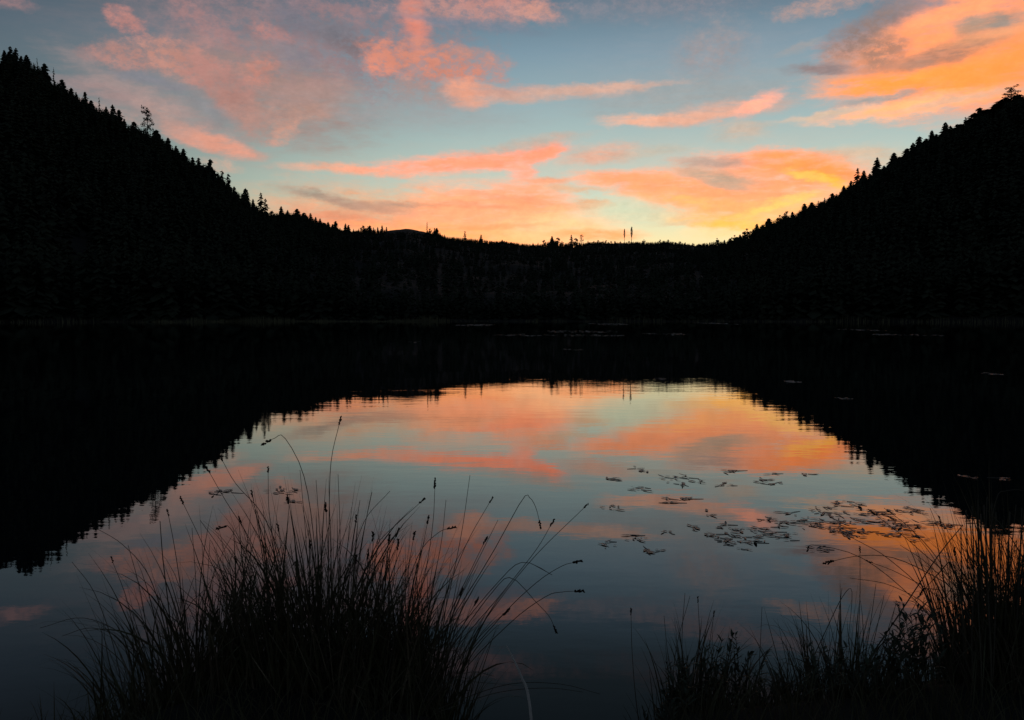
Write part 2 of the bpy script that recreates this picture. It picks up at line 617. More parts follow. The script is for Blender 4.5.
build_world()
sun_d = bpy.data.lights.new('sun', 'SUN')
sun_d.energy = 0.4
sun_d.angle = R(0.5)
sun_d.color = (1.0, 0.62, 0.36)
sun = bpy.data.objects.new('sun', sun_d)
COL.objects.link(sun)
sun.location = (200, 800, 60)
sun.rotation_euler = (R(90) - SUN_EL, 0, math.pi - SUN_AZ)

# ------------------------------------------------------------------ terrain
RIDGE = [(-420, -60), (-200, 5), (-90, 35), (0, 66), (20, 72), (40, 87), (60, 97), (75, 108), (100, 122), (120, 132), (135, 143), (160, 153),
         (180, 166), (200, 178), (220, 192), (235, 205), (250, 215), (270, 222), (300, 222), (320, 226), (345, 232),
         (360, 233), (380, 233), (390, 230.5), (398, 229), (410, 229), (420, 230.5), (430, 234), (450, 240), (470, 243),
         (490, 244), (503, 242.5), (515, 245), (530, 247), (560, 247), (575, 248), (590, 244), (620, 243), (640, 244),
         (650, 246), (662, 243), (675, 244), (700, 246), (715, 247), (735, 246), (750, 241), (770, 232), (790, 225),
         (805, 218), (820, 211), (835, 204), (850, 195), (870, 184), (890, 171), (905, 162), (920, 153), (940, 143),
         (960, 133), (975, 125), (990, 118), (1005, 112), (1024, 107), (1120, 85), (1250, 60), (1420, 40)]
_ra = np.array([az_tan(*p) for p in RIDGE])
DEG = 180 / math.pi


def ridge_tan(az):
    t = np.interp(az, _ra[:, 0], _ra[:, 1])
    a = np.abs(az) * DEG
    side = np.interp(a, [0, 46, 70, 110, 180], [0, 0, 1, 1, 1])
    rest = np.interp(a, [0, 46, 80, 120, 180], [0.3, 0.3, 0.24, 0.13, 0.10])
    return t * (1 - side) + rest * side


CANOPY = None


def canopy_tan(az):
    """how high the closed canopy may reach: just under the tops of the listed skyline trees"""
    global CANOPY
    if CANOPY is None:
        X = np.arange(-200, 1225, 3.0)
        closed = [t for t in SKY if t[2] in ('dense', 'broad', 'narrow', 'round') and not 450 < t[0] < 500 and t[0] not in (37, 53.5, 386.5)]
        tx, ty = np.array([t[0] for t in closed]), np.array([t[1] for t in closed])
        gx, gy = np.array([p[0] for p in RIDGE]), np.array([p[1] for p in RIDGE])
        g = np.interp(X, gx, gy)
        d = g - np.interp(X, tx, ty)                     # how far the tops stand above the ground line
        d = np.where((X < 0) | (X > 1024), 9, d)
        d = np.array([d[max(0, i - 1):i + 2].min() for i in range(len(X))])
        e = g - np.maximum(d * .88 - np.where((X > 380) & (X < 735), .4, .8), 1)
        e = np.where((X > 385) & (X < 427), g + 1.5, e)
        CANOPY = np.array([az_tan(x, y) for x, y in zip(X, e)])
    return np.interp(az, CANOPY[:, 0], CANOPY[:, 1])


def ridge_r(az):
    return np.interp(az * DEG, [-180, -90, -45, -32, -22, -13, -4, 6, 14, 22, 31, 45, 90, 180],
                     [420, 430, 500, 560, 640, 820, 1000, 1000, 780, 560, 430, 380, 400, 420])


def bank_edge(x):
    """y of the near waterline"""
    x = np.asarray(x, float)
    e = np.interp(x, [-40, -8, -2.6, -2.05, -1.85, -1.2, -0.35, 0.0, 0.45, 0.75, 1.3, 1.8, 2.6, 8, 40],
                  [2.0, 2.6, 2.9, 3.1, 3.85, 4.45, 4.2, 3.35, 3.3, 4.2, 4.25, 4.4, 4.6, 4.0, 2.0])
    return e + 0.07 * vnoise(x * 3.1, x * 0 + 2.2, 3)


def far_r(az):
    a = np.abs(az) * DEG
    return np.interp(a, [0, 35, 60, 80, 89, 180], [215, 215, 200, 130, 46, 46]) + 5 * vnoise(az * 16, az * 0, 5) + 2.2 * vnoise(az * 60, az * 0, 6)


def height(x, y):
    x = np.asarray(x, float)
    y = np.asarray(y, float)
    r = np.hypot(x, y)
    az = np.arctan2(x, y)
    rf = far_r(az)
    d_near = y - bank_edge(x)                      # > 0 in the lake
    d_far = rf - r                                 # > 0 in the lake
    dd = np.minimum(d_near, d_far)
    bed = -np.minimum(0.9, 0.35 * np.maximum(dd, 0)) - 0.02
    bank = np.minimum(0.50, 0.10 + 0.35 * np.minimum(-d_near, 0.6) + 0.06 * np.maximum(-d_near, 0)) + 0.03 * vnoise(x * 2.3, y * 2.3, 8)
    bank = np.where(d_near > -0.12, np.maximum(0.0, -d_near) / 0.12 * bank, bank)
    rr = ridge_r(az)
    hr = EYE + ridge_tan(az) * rr
    t = np.clip((r - rf) / (rr - rf), 0, None)
    hill = np.where(t < 1, hr * (0.12 * t + 0.88 * t ** 1.15), hr * (1 - 0.25 * np.clip((t - 1) * 1.2, 0, 1)))
    rough = np.clip((r - rf) / 60, 0, 1) * np.clip((1.0 - t) * 3, 0, 1)
    hill = hill + rough * (2.5 * vnoise(x / 38, y / 38, 1) + 1.0 * vnoise(x / 13, y / 13, 2)) + np.clip((r - rf) / 3, 0, 1) * 0.3
    land_far = (d_far <= 0)
    out = np.where(dd > 0, bed, np.where(land_far, np.where(y > bank_edge(x), hill, np.maximum(hill, bank)), bank))
    return out


az_s = np.concatenate([np.linspace(-40, 40, 401), np.linspace(40, 320, 141)[1:-1]]) * math.pi / 180
r_s = np.concatenate([[0.15, 0.6, 1.2, 1.8, 2.3], np.linspace(2.7, 6.0, 56), np.geomspace(6.4, 120, 34)[1:],
                      np.linspace(126, 186, 14), np.linspace(190, 245, 40), np.geomspace(250, 1250, 64), [1400, 1700, 2200, 3200, 5000]])
A, RR = np.meshgrid(az_s, r_s)
GX, GY = RR * np.sin(A), RR * np.cos(A)
GZ = height(GX, GY)
na, nr = len(az_s), len(r_s)
V = np.stack([GX.ravel(), GY.ravel(), GZ.ravel()], 1)
idx = np.arange(na * nr).reshape(nr, na)
i0 = idx[:-1, :]
i1 = idx[1:, :]
T = np.stack([i0, np.roll(i0, -1, 1), np.roll(i1, -1, 1), i1], -1).reshape(-1, 4)
cen = np.stack([idx[0, :], idx[0, :], np.roll(idx[0, :], -1)], 1)
ground = np_mesh('ground', V, T[:, ::-1], M['earth'], smooth=True)
tag(ground, 'dark wooded hills, shore and grassy bank around the lake', 'ground', kind='structure')

wb = MB()
wb.add([(-420, 1.2, 0), (420, 1.2, 0), (420, 320, 0), (-420, 320, 0)], [(0, 1, 2, 3)])
lake = wb.build('water', M['water'])
tag(lake, 'calm dark lake mirroring the sunset sky', 'water', kind='structure')


# ------------------------------------------------------------------ tree kinds
def conifer_tris(rs, levels, nb, rmax, low=0.06, power=0.85, vert=True, jag=0.3):
    """drooping whorls of jagged branch sprays, height 1"""
    v, f = [], []
    for k in range(levels):
        z = low + (0.97 - low) * (k + rs.uniform(-.3, .3)) / levels
        z = min(max(z, low), 0.97)
        rad = rmax * (1 - (z - low) / (1 - low)) ** power
        for b in range(nb):
            a = rs.uniform(0, 2 * math.pi)
            r = rad * rs.uniform(1 - jag * 1.4, 1 + jag) + 0.006
            w = 0.35 * r + 0.006
            dz = -r * rs.uniform(0.2, 0.65)
            c, s = math.cos(a), math.sin(a)
            o = len(v)
            v += [(0, 0, z + 0.03), (c * r * .55 - s * w, s * r * .55 + c * w, z + dz * .5), (c * r, s * r, z + dz),
                  (c * r * .55 + s * w, s * r * .55 - c * w, z + dz * .5), (c * r * .5, s * r * .5, z + dz * .4 - 0.028)]
            f += [(o, o + 1, o + 2), (o, o + 2, o + 3)]
            if vert:
                f += [(o, o + 4, o + 2)]
    o = len(v)
    v += [(-.006, 0, .93), (.006, 0, .93), (0, 0, 1.0), (0, -.006, .93), (0, .006, .93)]
    f += [(o, o + 1, o + 2), (o + 3, o + 4, o + 2)]
    return v, f


def clump(rs, c, rad, n, size, v, f):
    for _ in range(n):
        d = rs.normal(size=3)
        d = d / np.linalg.norm(d) * rs.uniform(0.25, 1) ** 0.6
        p = np.array(c) + d * np.array(rad)
        a, b = rs.normal(size=3), rs.normal(size=3)
        a = a / np.linalg.norm(a) * size * rs.uniform(.6, 1.3)
        b = b / np.linalg.norm(b) * size * rs.uniform(.6, 1.3)
        o = len(v)
        v += [tuple(p - a), tuple(p + a * .4 + b), tuple(p + a * .7 - b * .6)]
        f += [(o, o + 1, o + 2)]


def trunk_mb(rs, r0=0.016, top=0.97, limbs=()):
    mb = MB()
    j = [np.array([rs.uniform(-.006, .006), rs.uniform(-.006, .006), 0]) for _ in range(4)]
    mb.tube([np.array([0, 0, -.12]), j[0] + [0, 0, .3 * top], j[1] + [0, 0, .65 * top], np.array([0, 0, top])], [r0, r0 * .8, r0 * .5, r0 * .15], 5)
    for (z, a, l, rise) in limbs:
        c, s = math.cos(a), math.sin(a)
        mb.tube([(0, 0, z), (c * l * .55, s * l * .55, z + rise * .4), (c * l, s * l, z + rise)], [r0 * .4, r0 * .28, r0 * .12], 4)
    return mb


KINDS = {}


def add_kind(name, variants):
    KINDS[name] = variants


def mk(v, f, name='crown', mat='needles'):
    mb = MB()
    mb.add(v, f)
    return mb.mesh(name, M[mat])


rs = np.random.RandomState(3)
dense, narrow, broad, sparse, pine, snag, column, shaggy = [], [], [], [], [], [], [], []
for i in range(5):
    dense.append((trunk_mb(rs).mesh('trunk', M['bark']), mk(*conifer_tris(rs, 26, 9, rs.uniform(.19, .27), power=.62, jag=.45))))
    narrow.append((trunk_mb(rs).mesh('trunk', M['bark']), mk(*conifer_tris(rs, 26, 7, rs.uniform(.13, .17), power=.55, jag=.6))))
for i in range(4):
    broad.append((trunk_mb(rs, .02).mesh('trunk', M['bark']), mk(*conifer_tris(rs, 24, 9, rs.uniform(.30, .38), low=.03, power=.45, jag=.5))))
for i in range(4):     # thin see-through tops
    sparse.append((trunk_mb(rs, .012).mesh('trunk', M['bark']), mk(*conifer_tris(rs, 19, 4, rs.uniform(.14, .17), low=.18, power=.5, jag=.6))))
for i in range(3):     # open-crowned old pine
    limbs, v, f = [], [], []
    for q, z in enumerate(np.linspace(.34, .93, 20)):
        a, l, rise = q * 2.4 + rs.uniform(-.4, .4), rs.uniform(.06, .20) * (1.1 - .4 * z), rs.uniform(.0, .08)
        limbs.append((z, a, l, rise))
        clump(rs, (math.cos(a) * l, math.sin(a) * l, z + rise), (.05, .05, .045), 22, .022, v, f)
        clump(rs, (math.cos(a) * l * .6, math.sin(a) * l * .6, z + rise * .6 + .02), (.04, .04, .03), 8, .02, v, f)
    clump(rs, (0, 0, .94), (.06, .06, .06), 30, .022, v, f)
    pine.append((trunk_mb(rs, .02, .95, limbs).mesh('trunk', M['bark']), mk(v, f)))
for i in range(3):
    limbs = [(z, rs.uniform(0, 6.28), rs.uniform(.02, .05), rs.uniform(-.02, .03)) for z in np.linspace(.35, .97, 13)]
    snag.append((trunk_mb(rs, .014, 1.0, limbs).mesh('trunk', M['bark']), mk(*conifer_tris(rs, 14, 3, rs.uniform(.045, .06), low=.2, power=.5, jag=.6))))
for i in range(2):     # bare stem under a slim spindle of foliage
    v, f = [], []
    for z in np.linspace(.42, .99, 20):
        w = .062 * math.sin(math.pi * min(1, max(.06, (z - .38) / .64))) ** .8
        clump(rs, (0, 0, z), (w + .006, w + .006, .025), 20, .024, v, f)
    column.append((trunk_mb(rs, .017, .95).mesh('trunk', M['bark']), mk(v, f)))
for i in range(4):     # rounded, broad-leaved
    v, f, limbs = [], [], []
    for q in range(15):
        a, z = rs.uniform(0, 6.28), rs.uniform(.3, .9)
        l = rs.uniform(.08, .27) * math.sin(math.pi * min(.98, (z - .12) / .86)) ** .7
        limbs.append((z * .8, a, l, z * .2))
        clump(rs, (math.cos(a) * l, math.sin(a) * l, z), (.11, .11, .085), 44, .045, v, f)
    clump(rs, (0, 0, .92), (.09, .09, .08), 44, .04, v, f)
    shaggy.append((trunk_mb(rs, .02, .85, limbs).mesh('trunk', M['bark']), mk(v, f, 'crown', 'leafage')))
KINDS = dict(dense=dense, narrow=narrow, broad=broad, sparse=sparse, pine=pine, snag=snag, column=column, round=shaggy)
WORDS = dict(dense='full pointed conifer', narrow='slim spire conifer', broad='broad bushy conifer', sparse='thin see-through conifer',
             pine='open-crowned pine', snag='nearly bare spire', column='slim column tree', round='rounded leafy tree')
NAMES = dict(dense='conifer_tree', narrow='conifer_tree', broad='conifer_tree', sparse='conifer_tree', pine='pine_tree', snag='dead_tree',
             column='conifer_tree', round='leafy_tree')

# skyline trees: picture x, top y, kind, width factor, own words when it is a landmark
SKY = [
    (4, 49, 'dense', 1, None), (10, 45.5, 'narrow', 1.1, None), (15.5, 47, 'narrow', 1.2, 'topmost pair of slim conifers, right-hand spire, at the very left end of the skyline'),
    (21, 55, 'dense', .9, None), (26.5, 54, 'dense', .9, None),
    (37, 57.5, 'snag', .8, 'bare needle-thin dead spire on left ridge beside a stout dark conifer'),
    (44, 62, 'broad', .62, 'stout dark conifer standing taller than its neighbours high on the left ridge'), (48.5, 75, 'dense', .8, None),
    (53.5, 67.5, 'snag', 1.2, 'thin ragged spire just downhill of the stout conifer on left ridge'),
    (62, 78.5, 'broad', .7, None), (71, 87, 'dense', .9, None), (76, 91.5, 'dense', .8, None),
    (85, 90.5, 'narrow', .9, 'slim pointed conifer poking above the left slope between stout conifer and bare pole'), (91, 99.5, 'dense', 1, None),
    (99, 96.5, 'snag', .9, 'bare pole of a dead tree sticking up midway along left ridge'),
    (106, 105.5, 'dense', .8, None), (112.5, 103.5, 'narrow', 1.1, None), (119, 108.5, 'narrow', 1.2, None), (124, 118, 'dense', 1, None),
    (134, 120.5, 'broad', .7, None),
    (147, 107.5, 'pine', .8, 'tall lone pine with sparse tufted top rising from left ridge against pink cloud'),
    (156, 128.5, 'broad', .75, None), (168, 136.5, 'dense', 1, None), (176, 145, 'dense', 1, None), (183.5, 147.5, 'broad', .55, None),
    (192.5, 156.5, 'dense', .9, None), (198.5, 157, 'narrow', 1.3, None),
    (210, 157.5, 'broad', .55, 'dark heavy-topped conifer standing clear on the lower left ridge'),
    (222, 169.5, 'sparse', 1.2, 'thin see-through conifer right behind the heavy-topped one on left ridge'), (228, 172.5, 'sparse', 1.1, None),
    (234, 185.5, 'dense', 1, None),
    (245.5, 187, 'broad', .5, 'dense blunt conifer near the foot of the left ridge'), (253, 198, 'dense', .8, None),
    (260.5, 191.5, 'sparse', 1, 'wispy conifer with a forked top beside dense blunt conifer low on left ridge'), (265.5, 197.5, 'sparse', 1.1, None),
    (272, 210.5, 'round', .8, None), (281, 205.5, 'dense', 1.0, 'small pointed conifer where left ridge flattens out, first of three'),
    (287.5, 209.5, 'dense', 1, None), (297, 208, 'broad', .9, None), (304, 212, 'broad', 1, None), (310.5, 212.5, 'narrow', 1.3, None),
    (320, 218, 'dense', 1, None), (328, 221.5, 'dense', 1, None), (340, 227.5, 'dense', 1, None), (353.5, 228.5, 'narrow', 1, None),
    (363, 225.5, 'round', 1.3, 'flat-topped clump tree on the low ridge left of the bald hilltop'), (368, 226.5, 'round', 1.2, None),
    (373.5, 227, 'narrow', 1, None), (386.5, 226.5, 'narrow', 1.4, 'small tree right at the left edge of bald rounded hilltop'),
    (427, 221.5, 'snag', 1.6, 'needle-thin spire at the right edge of bald rounded hilltop'), (430, 228.5, 'round', 1, None), (434.5, 227.5, 'narrow', 1, None),
    (440, 232, 'narrow', 1, None), (444.5, 234, 'narrow', 1, None),
    (465, 230.5, 'sparse', 1.1, 'lone thin tree with crossbar-like top on the orange skyline'),
    (481, 234, 'narrow', 1.2, 'short lone tree right of the crossbar-topped one on orange skyline'),
    (533, 242.5, 'dense', 1, None), (538, 242.5, 'dense', 1, None), (544, 240, 'round', 1, None),
    (552, 235.5, 'dense', 1.1, 'tallest tree of the dark clump below the brightest middle sky'), (558, 237.5, 'round', 1.1, None), (562, 241, 'round', 1, None),
    (571.5, 234, 'sparse', 1.2, 'wispy bare-looking tree in the small gap right of the dark clump'), (576, 238, 'round', 1, None),
    (581.5, 234.5, 'pine', 1.0, 'small round-headed pine beside wispy tree at middle skyline'),
    (588, 240.5, 'dense', 1, None), (598, 240, 'round', 1, None), (606, 240, 'round', 1, None), (615, 241, 'round', 1, None),
    (624.5, 229, 'column', 1.0, 'shorter left one of twin slim column trees on middle skyline'),
    (631.7, 227, 'column', 1.1, 'taller right one of twin slim column trees on middle skyline'),
    (644, 239.5, 'round', 1, None), (660, 239.5, 'round', 1, None), (668, 239.5, 'round', 1, None), (680, 241, 'round', 1, None), (693, 243, 'round', 1, None),
    (717, 238, 'round', .9, 'small rounded tree standing alone where the right ridge begins'), (724.5, 239.5, 'dense', 1, None),
    (734.5, 235, 'round', 1, None), (740, 234, 'dense', 1, None), (747, 228.5, 'round', 1.0, None), (757, 223, 'dense', 1, None), (769, 217.5, 'broad', .7, None),
    (780, 215, 'round', .9, None), (787, 211, 'round', 1.0, 'wide bushy treetop forming a step low on the right ridge'), (792.5, 211, 'dense', 1, None),
    (804.5, 203, 'dense', 1, None), (812, 201.5, 'broad', .7, None), (818.5, 200, 'sparse', 1, None), (824.5, 197, 'sparse', 1.1, None),
    (832.5, 192.5, 'broad', .7, None), (844, 185, 'dense', 1, None), (851, 180, 'narrow', 1.2, None),
    (857.5, 167, 'sparse', 1.1, 'thin gappy conifer against yellow cloud on right ridge'), (864, 169.5, 'dense', .9, None),
    (870, 173, 'dense', .9, None), (877.3, 156.5, 'dense', .8, 'sharp dark spire conifer above right ridge next to thin gappy one'), (884, 165, 'dense', .9, None),
    (894, 152, 'dense', 1.0, 'pointed conifer uphill of sharp spire on right ridge'), (900, 156, 'broad', .7, None), (907, 147.5, 'broad', .8, None), (913, 142, 'dense', 1, None),
    (919.5, 135.5, 'broad', .7, None), (926, 138, 'dense', .9, None), (932, 129.5, 'dense', 1, None), (936.5, 133.5, 'dense', 1, None),
    (945.5, 121.5, 'dense', .8, 'tall narrow-shouldered conifer two thirds up the right ridge'), (950.5, 125, 'narrow', 1.2, None), (957.5, 123.5, 'narrow', 1.1, None),
    (965.5, 116.5, 'sparse', 1.3, 'see-through wispy tree between darker conifers high on right ridge'), (971, 117, 'dense', 1, None), (975, 112, 'broad', .9, None),
    (980, 106.5, 'broad', .8, 'heavy dark conifer below the crooked pine on the right ridge'), (987, 108.5, 'broad', .9, None), (992, 108, 'dense', .9, None), (997, 102.5, 'narrow', 1.2, None),
    (1003, 104, 'dense', 1, None),
    (1011.5, 86.5, 'pine', 1.9, 'big tufted pine crowning the right ridge near the right edge'),
    (1000, 100, 'broad', 1, None), (1006, 97, 'broad', 1, None), (1017, 94, 'broad', 1, None), (1023.5, 95.5, 'pine', .9, None),
]
# in-between treetops where listed ones stand far apart
xs = [t[0] for t in SKY]
extra = []
rs2 = np.random.RandomState(21)
for a, b in zip(SKY[:-1], SKY[1:]):
    gap = b[0] - a[0]
    if 385 < a[0] < 427 and b[0] < 430:
        continue                                   # the bald hilltop
    n = int(gap // 5.5) - 0
    for k in range(1, n + 1):
        x = a[0] + gap * k / (n + 1) + rs2.uniform(-1, 1)
        gy = np.interp(x, [p[0] for p in RIDGE], [p[1] for p in RIDGE])
        want = 2.6 if 440 < x < 720 else 7.5
        y = gy - want * rs2.uniform(.6, 1.3)
        extra.append((x, y, rs2.choice(['dense', 'round'] if 590 < x < 720 else ['dense', 'narrow', 'broad', 'dense']), .9, None))
allsky = sorted(SKY + extra)
land = [t for t in allsky if t[4]]
SHORT = {}
for t in land:
    SHORT[t] = t[4]


def region(x):
    return 'left ridge' if x < 300 else ('middle skyline' if x < 735 else 'right ridge')


ORD = ['first', 'second', 'third', 'fourth', 'fifth', 'sixth', 'seventh', 'eighth', 'ninth', 'tenth', 'eleventh', 'twelfth']
LANDNAME = {15.5: 'the topmost slim spire', 37: 'the needle-thin spire', 44: 'the stout conifer', 53.5: 'the ragged spire', 85: 'the slim poking conifer',
            99: 'the bare pole', 147: 'the lone tufted pine', 210: 'the heavy-topped conifer', 222: 'the see-through conifer', 245.5: 'the blunt conifer', 260.5: 'the forked wispy conifer',
            281: 'the first small conifer', 363: 'the flat-topped clump', 386.5: 'the bald hilltop', 427: 'the bald hilltop spire',
            465: 'the crossbar-topped tree', 481: 'the short lone tree', 552: "the dark clump's tallest tree", 571.5: 'the wispy gap tree', 581.5: 'the round-headed pine',
            624.5: 'the twin column trees', 631.7: 'the twin column trees', 717: 'the lone rounded tree', 787: 'the wide bushy treetop', 857.5: 'the gappy conifer', 877.3: 'the sharp spire',
            894: 'the pointed conifer', 945.5: 'the narrow-shouldered conifer', 965.5: 'the see-through tree', 980: 'the heavy dark conifer', 1011.5: 'the big crowning pine'}
li = [i for i, t in enumerate(allsky) if t[4]]
rs3 = np.random.RandomState(5)
tree_count = 0
for i, (x, ty, kind, wf, own) in enumerate(allsky):
    az, tt = az_tan(x, ty)
    r = float(ridge_r(az)) * (1 + rs3.uniform(-.02, .012))
    px_, py_ = r * math.sin(az), r * math.cos(az)
    gz = float(height(px_, py_))
    top = EYE + tt * r
    h = max(top - gz, 2.0)
    if own:
        label = own
    else:
        j = min(li, key=lambda q: (abs(q - i), q))
        k = abs(i - j)
        lx = allsky[j][0]
        label = f"{WORDS[kind]} {ORD[k - 1]} to the {'left' if i < j else 'right'} of {LANDNAME[lx]}, {region(x)}"
    root = empty(NAMES[kind], (px_, py_, gz - .15))
    tag(root, label, 'tree', {'left ridge': 'trees along the left ridge', 'middle skyline': 'trees along the middle skyline', 'right ridge': 'trees along the right ridge'}[region(x)])
    tm, cm = KINDS[kind][i % len(KINDS[kind])]
    root.rotation_euler = (0, 0, rs3.uniform(0, 6.28))
    hw = h
    if kind in ('dense', 'broad', 'round', 'narrow'):
        hw = max(h, 4.0 if 330 < x < 720 else 9.0)        # short treetops keep the girth of grown trees
        hw = min(hw, h * 1.9)
    wide = (1.35 if x < 330 else (1.75 if x > 735 else 1.25)) if kind in ('dense', 'broad', 'narrow') else 1.1
    root.scale = (hw * wf * wide, hw * wf * wide, h + .15)
    for nm, me in (('trunk', tm), ('crown', cm)):
        o = bpy.data.objects.new(nm, me)
        COL.objects.link(o)
        o.parent = root
    tree_count += 1

# the wood on the slopes: one mass of thousands of trees, tops kept under the skyline trees
rs4 = np.random.RandomState(8)
protos = []
for q in range(6):
    v, f = conifer_tris(rs4, 10, 6, rs4.uniform(.17, .26), vert=False, jag=.35)
    protos.append((np.array(v), np.array(f)))
n_try = 19000
azr = rs4.uniform(R(-46), R(46), n_try)
u = rs4.uniform(0, 1, n_try)
rf = far_r(azr) + 3
rr = ridge_r(azr) * 0.998
rad = np.sqrt(rf ** 2 + u * (rr ** 2 - rf ** 2))
# more along the shore and along the ridge, where the wood's edge shows
rad = np.where(rs4.uniform(size=n_try) < .30, rr * rs4.uniform(.96, .999, n_try), rad)
rad = np.where(rs4.uniform(size=n_try) < .07, rf + rs4.uniform(0, 14, n_try), rad)
wx, wy = rad * np.sin(azr), rad * np.cos(azr)
wz = height(wx, wy)
hh = np.interp(azr * DEG, [-46, -18, -8, 12, 20, 46], [15, 13, 7, 7, 12, 14]) * rs4.uniform(.55, 1.25, n_try)
lim = EYE + canopy_tan(azr) * rad
lim = lim - rad / F * np.abs(rs4.normal(0, 2.2, n_try)) * np.interp(azr * DEG, [-20, -11, 12, 18], [1, .4, .4, 1])
hh = np.where(rad > rr * .9, hh * 1.6, hh)
hh = np.minimum(hh, lim - wz)
keep = hh > 2.0
wx, wy, wz, hh = wx[keep], wy[keep], wz[keep], hh[keep]
VV, TT, o = [], [], 0
for i in range(len(wx)):
    v, f = protos[i % 6]
    a = rs4.uniform(0, 6.28)
    c, s = math.cos(a), math.sin(a)
    k = max(hh[i], 6.0) * rs4.uniform(.85, 1.2)
    P = np.stack([(v[:, 0] * c - v[:, 1] * s) * k + wx[i], (v[:, 0] * s + v[:, 1] * c) * k + wy[i], v[:, 2] * hh[i] + wz[i] - .1], 1)
    VV.append(P)
    TT.append(f + o)
    o += len(v)
wood = np_mesh('forest', np.concatenate(VV), np.concatenate(TT), M['needles'])
tag(wood, 'dark conifer forest covering the slopes around the lake', 'forest', kind='stuff')

# reeds and marsh grass along the far waterline
VV, TT, o = [], [], 0
for i in range(5200):
    az = R(rs4.uniform(-30, 30))
    thick = 1.0 if az < az_tan(450, 320)[0] and az > az_tan(150, 320)[0] else .22
    if rs4.uniform() > thick:
        continue
    r = float(far_r(np.array([az]))[0]) + rs4.uniform(-3.0, 1.2)
    p = np.array([r * math.sin(az), r * math.cos(az), -.1])
    hgt = rs4.uniform(.5, 1.5) * (.35 + 1.1 * max(0, float(vnoise(az * 22, 0, 31)) * .6 + .5 + .3 * float(vnoise(az * 90, 0, 32))))
    lean = rs4.normal(0, .12, 2) * hgt
    side = np.array([math.cos(az), -math.sin(az), 0]) * .05
    VV.append(np.stack([p - side, p + side, p + [lean[0], lean[1], hgt]]))
    TT.append(np.array([[0, 1, 2]]) + o)
    o += 3
reeds = np_mesh('reeds', np.concatenate(VV), np.concatenate(TT), M['reed'])
tag(reeds, 'pale marsh grass fringing the far shore', 'reeds', kind='stuff')


# ------------------------------------------------------------------ floating plants
def pad_outline(cx, cy, r, rs_, n=9):
    ph = rs_.uniform(0, 6.28)
    return [(cx + r * math.cos(ph + (.12 + k / (n - 1) * .94) * 2 * math.pi) * rs_.uniform(.93, 1.05),
             cy + r * math.sin(ph + (.12 + k / (n - 1) * .94) * 2 * math.pi) * rs_.uniform(.93, 1.05)) for k in range(n)]


FAR = [(492, 560, 335, 'long pale mat of lily pads below the middle of far shore, its left length'),
       (556, 623, 335.4, 'long pale mat of lily pads below the middle of far shore, its right length'),
       (531, 619, 331.5, 'thin pale streak of lily pads just beyond the longest mat'),
       (641, 690, 334, 'pale lily pad streak right of the longest mat'),
       (408, 421, 341.6, 'small lone patch of lily pads left of the longest mat'),
       (562, 590, 349.5, 'bright small lily pad patch nearest of the middle mats'),
       (456, 496, 325, 'faint lily pad streak near the far shore left of middle'),
       (701, 730, 323.5, 'faint lily pad streak near the far shore right of middle'),
       (847, 876, 330, 'short faint lily pad streak off the right shore'),
       (876, 942, 335, 'long faint lily pad streak off the right shore'),
       (590, 626, 324, 'faint lily pad streak close under the middle of far shore'),
       (836, 850, 399, 'tiny lily pad patch alone on dark water right of the bright reflection'),
       (784, 797, 382, 'tiny lily pad patch at the top right of the bright reflection'),
       (655, 664, 379, 'tiny lily pad patch at the upper rim of bright reflection'),
       (985, 997, 374, 'tiny lily pad patch on dark water near the right edge'),
       (941, 951, 376, 'tiny lily pad patch left of the one near the right edge')]
rs5 = np.random.RandomState(14)
for (x0, x1, y, label) in FAR:
    X0, Y0 = on_water(x0, y)
    X1, _ = on_water(x1, y)
    cx, hw_ = (X0 + X1) / 2, (X1 - X0) / 2
    ya, yb = on_water(512, y + 1.0)[1], on_water(512, y - 1.0)[1]
    hd = (yb - ya) / 2
    mb = MB()
    n = int(min(900, max(12, hw_ * hd * 9)))
    rp = .16 if hw_ > 1.2 else .11
    for k in range(n):
        a, q = rs5.uniform(0, 6.28), rs5.uniform() ** .5
        lx, ly = q * math.cos(a) * hw_, q * math.sin(a) * hd
        if vnoise(lx * .9 + x0, ly * .5, 4) < -.25:
            continue
        pr = rp * rs5.uniform(.6, 1.3)
        out = pad_outline(lx, ly, pr, rs5)
        zt, tx, ty_ = .006 + .004 * rs5.uniform(), rs5.normal(0, .10), rs5.normal(0, .10)
        mb.add([(px, py, zt + max(0, (px - lx) * tx + (py - ly) * ty_)) for px, py in out] + [(lx, ly, zt)],
               [(j, j + 1, len(out)) for j in range(len(out) - 1)])
    o = mb.build('lily_pad_mat', M['pads'])
    o.location = (cx, Y0, 0)
    tag(o, label, 'lily pads', 'lily pad mats far out on the lake')

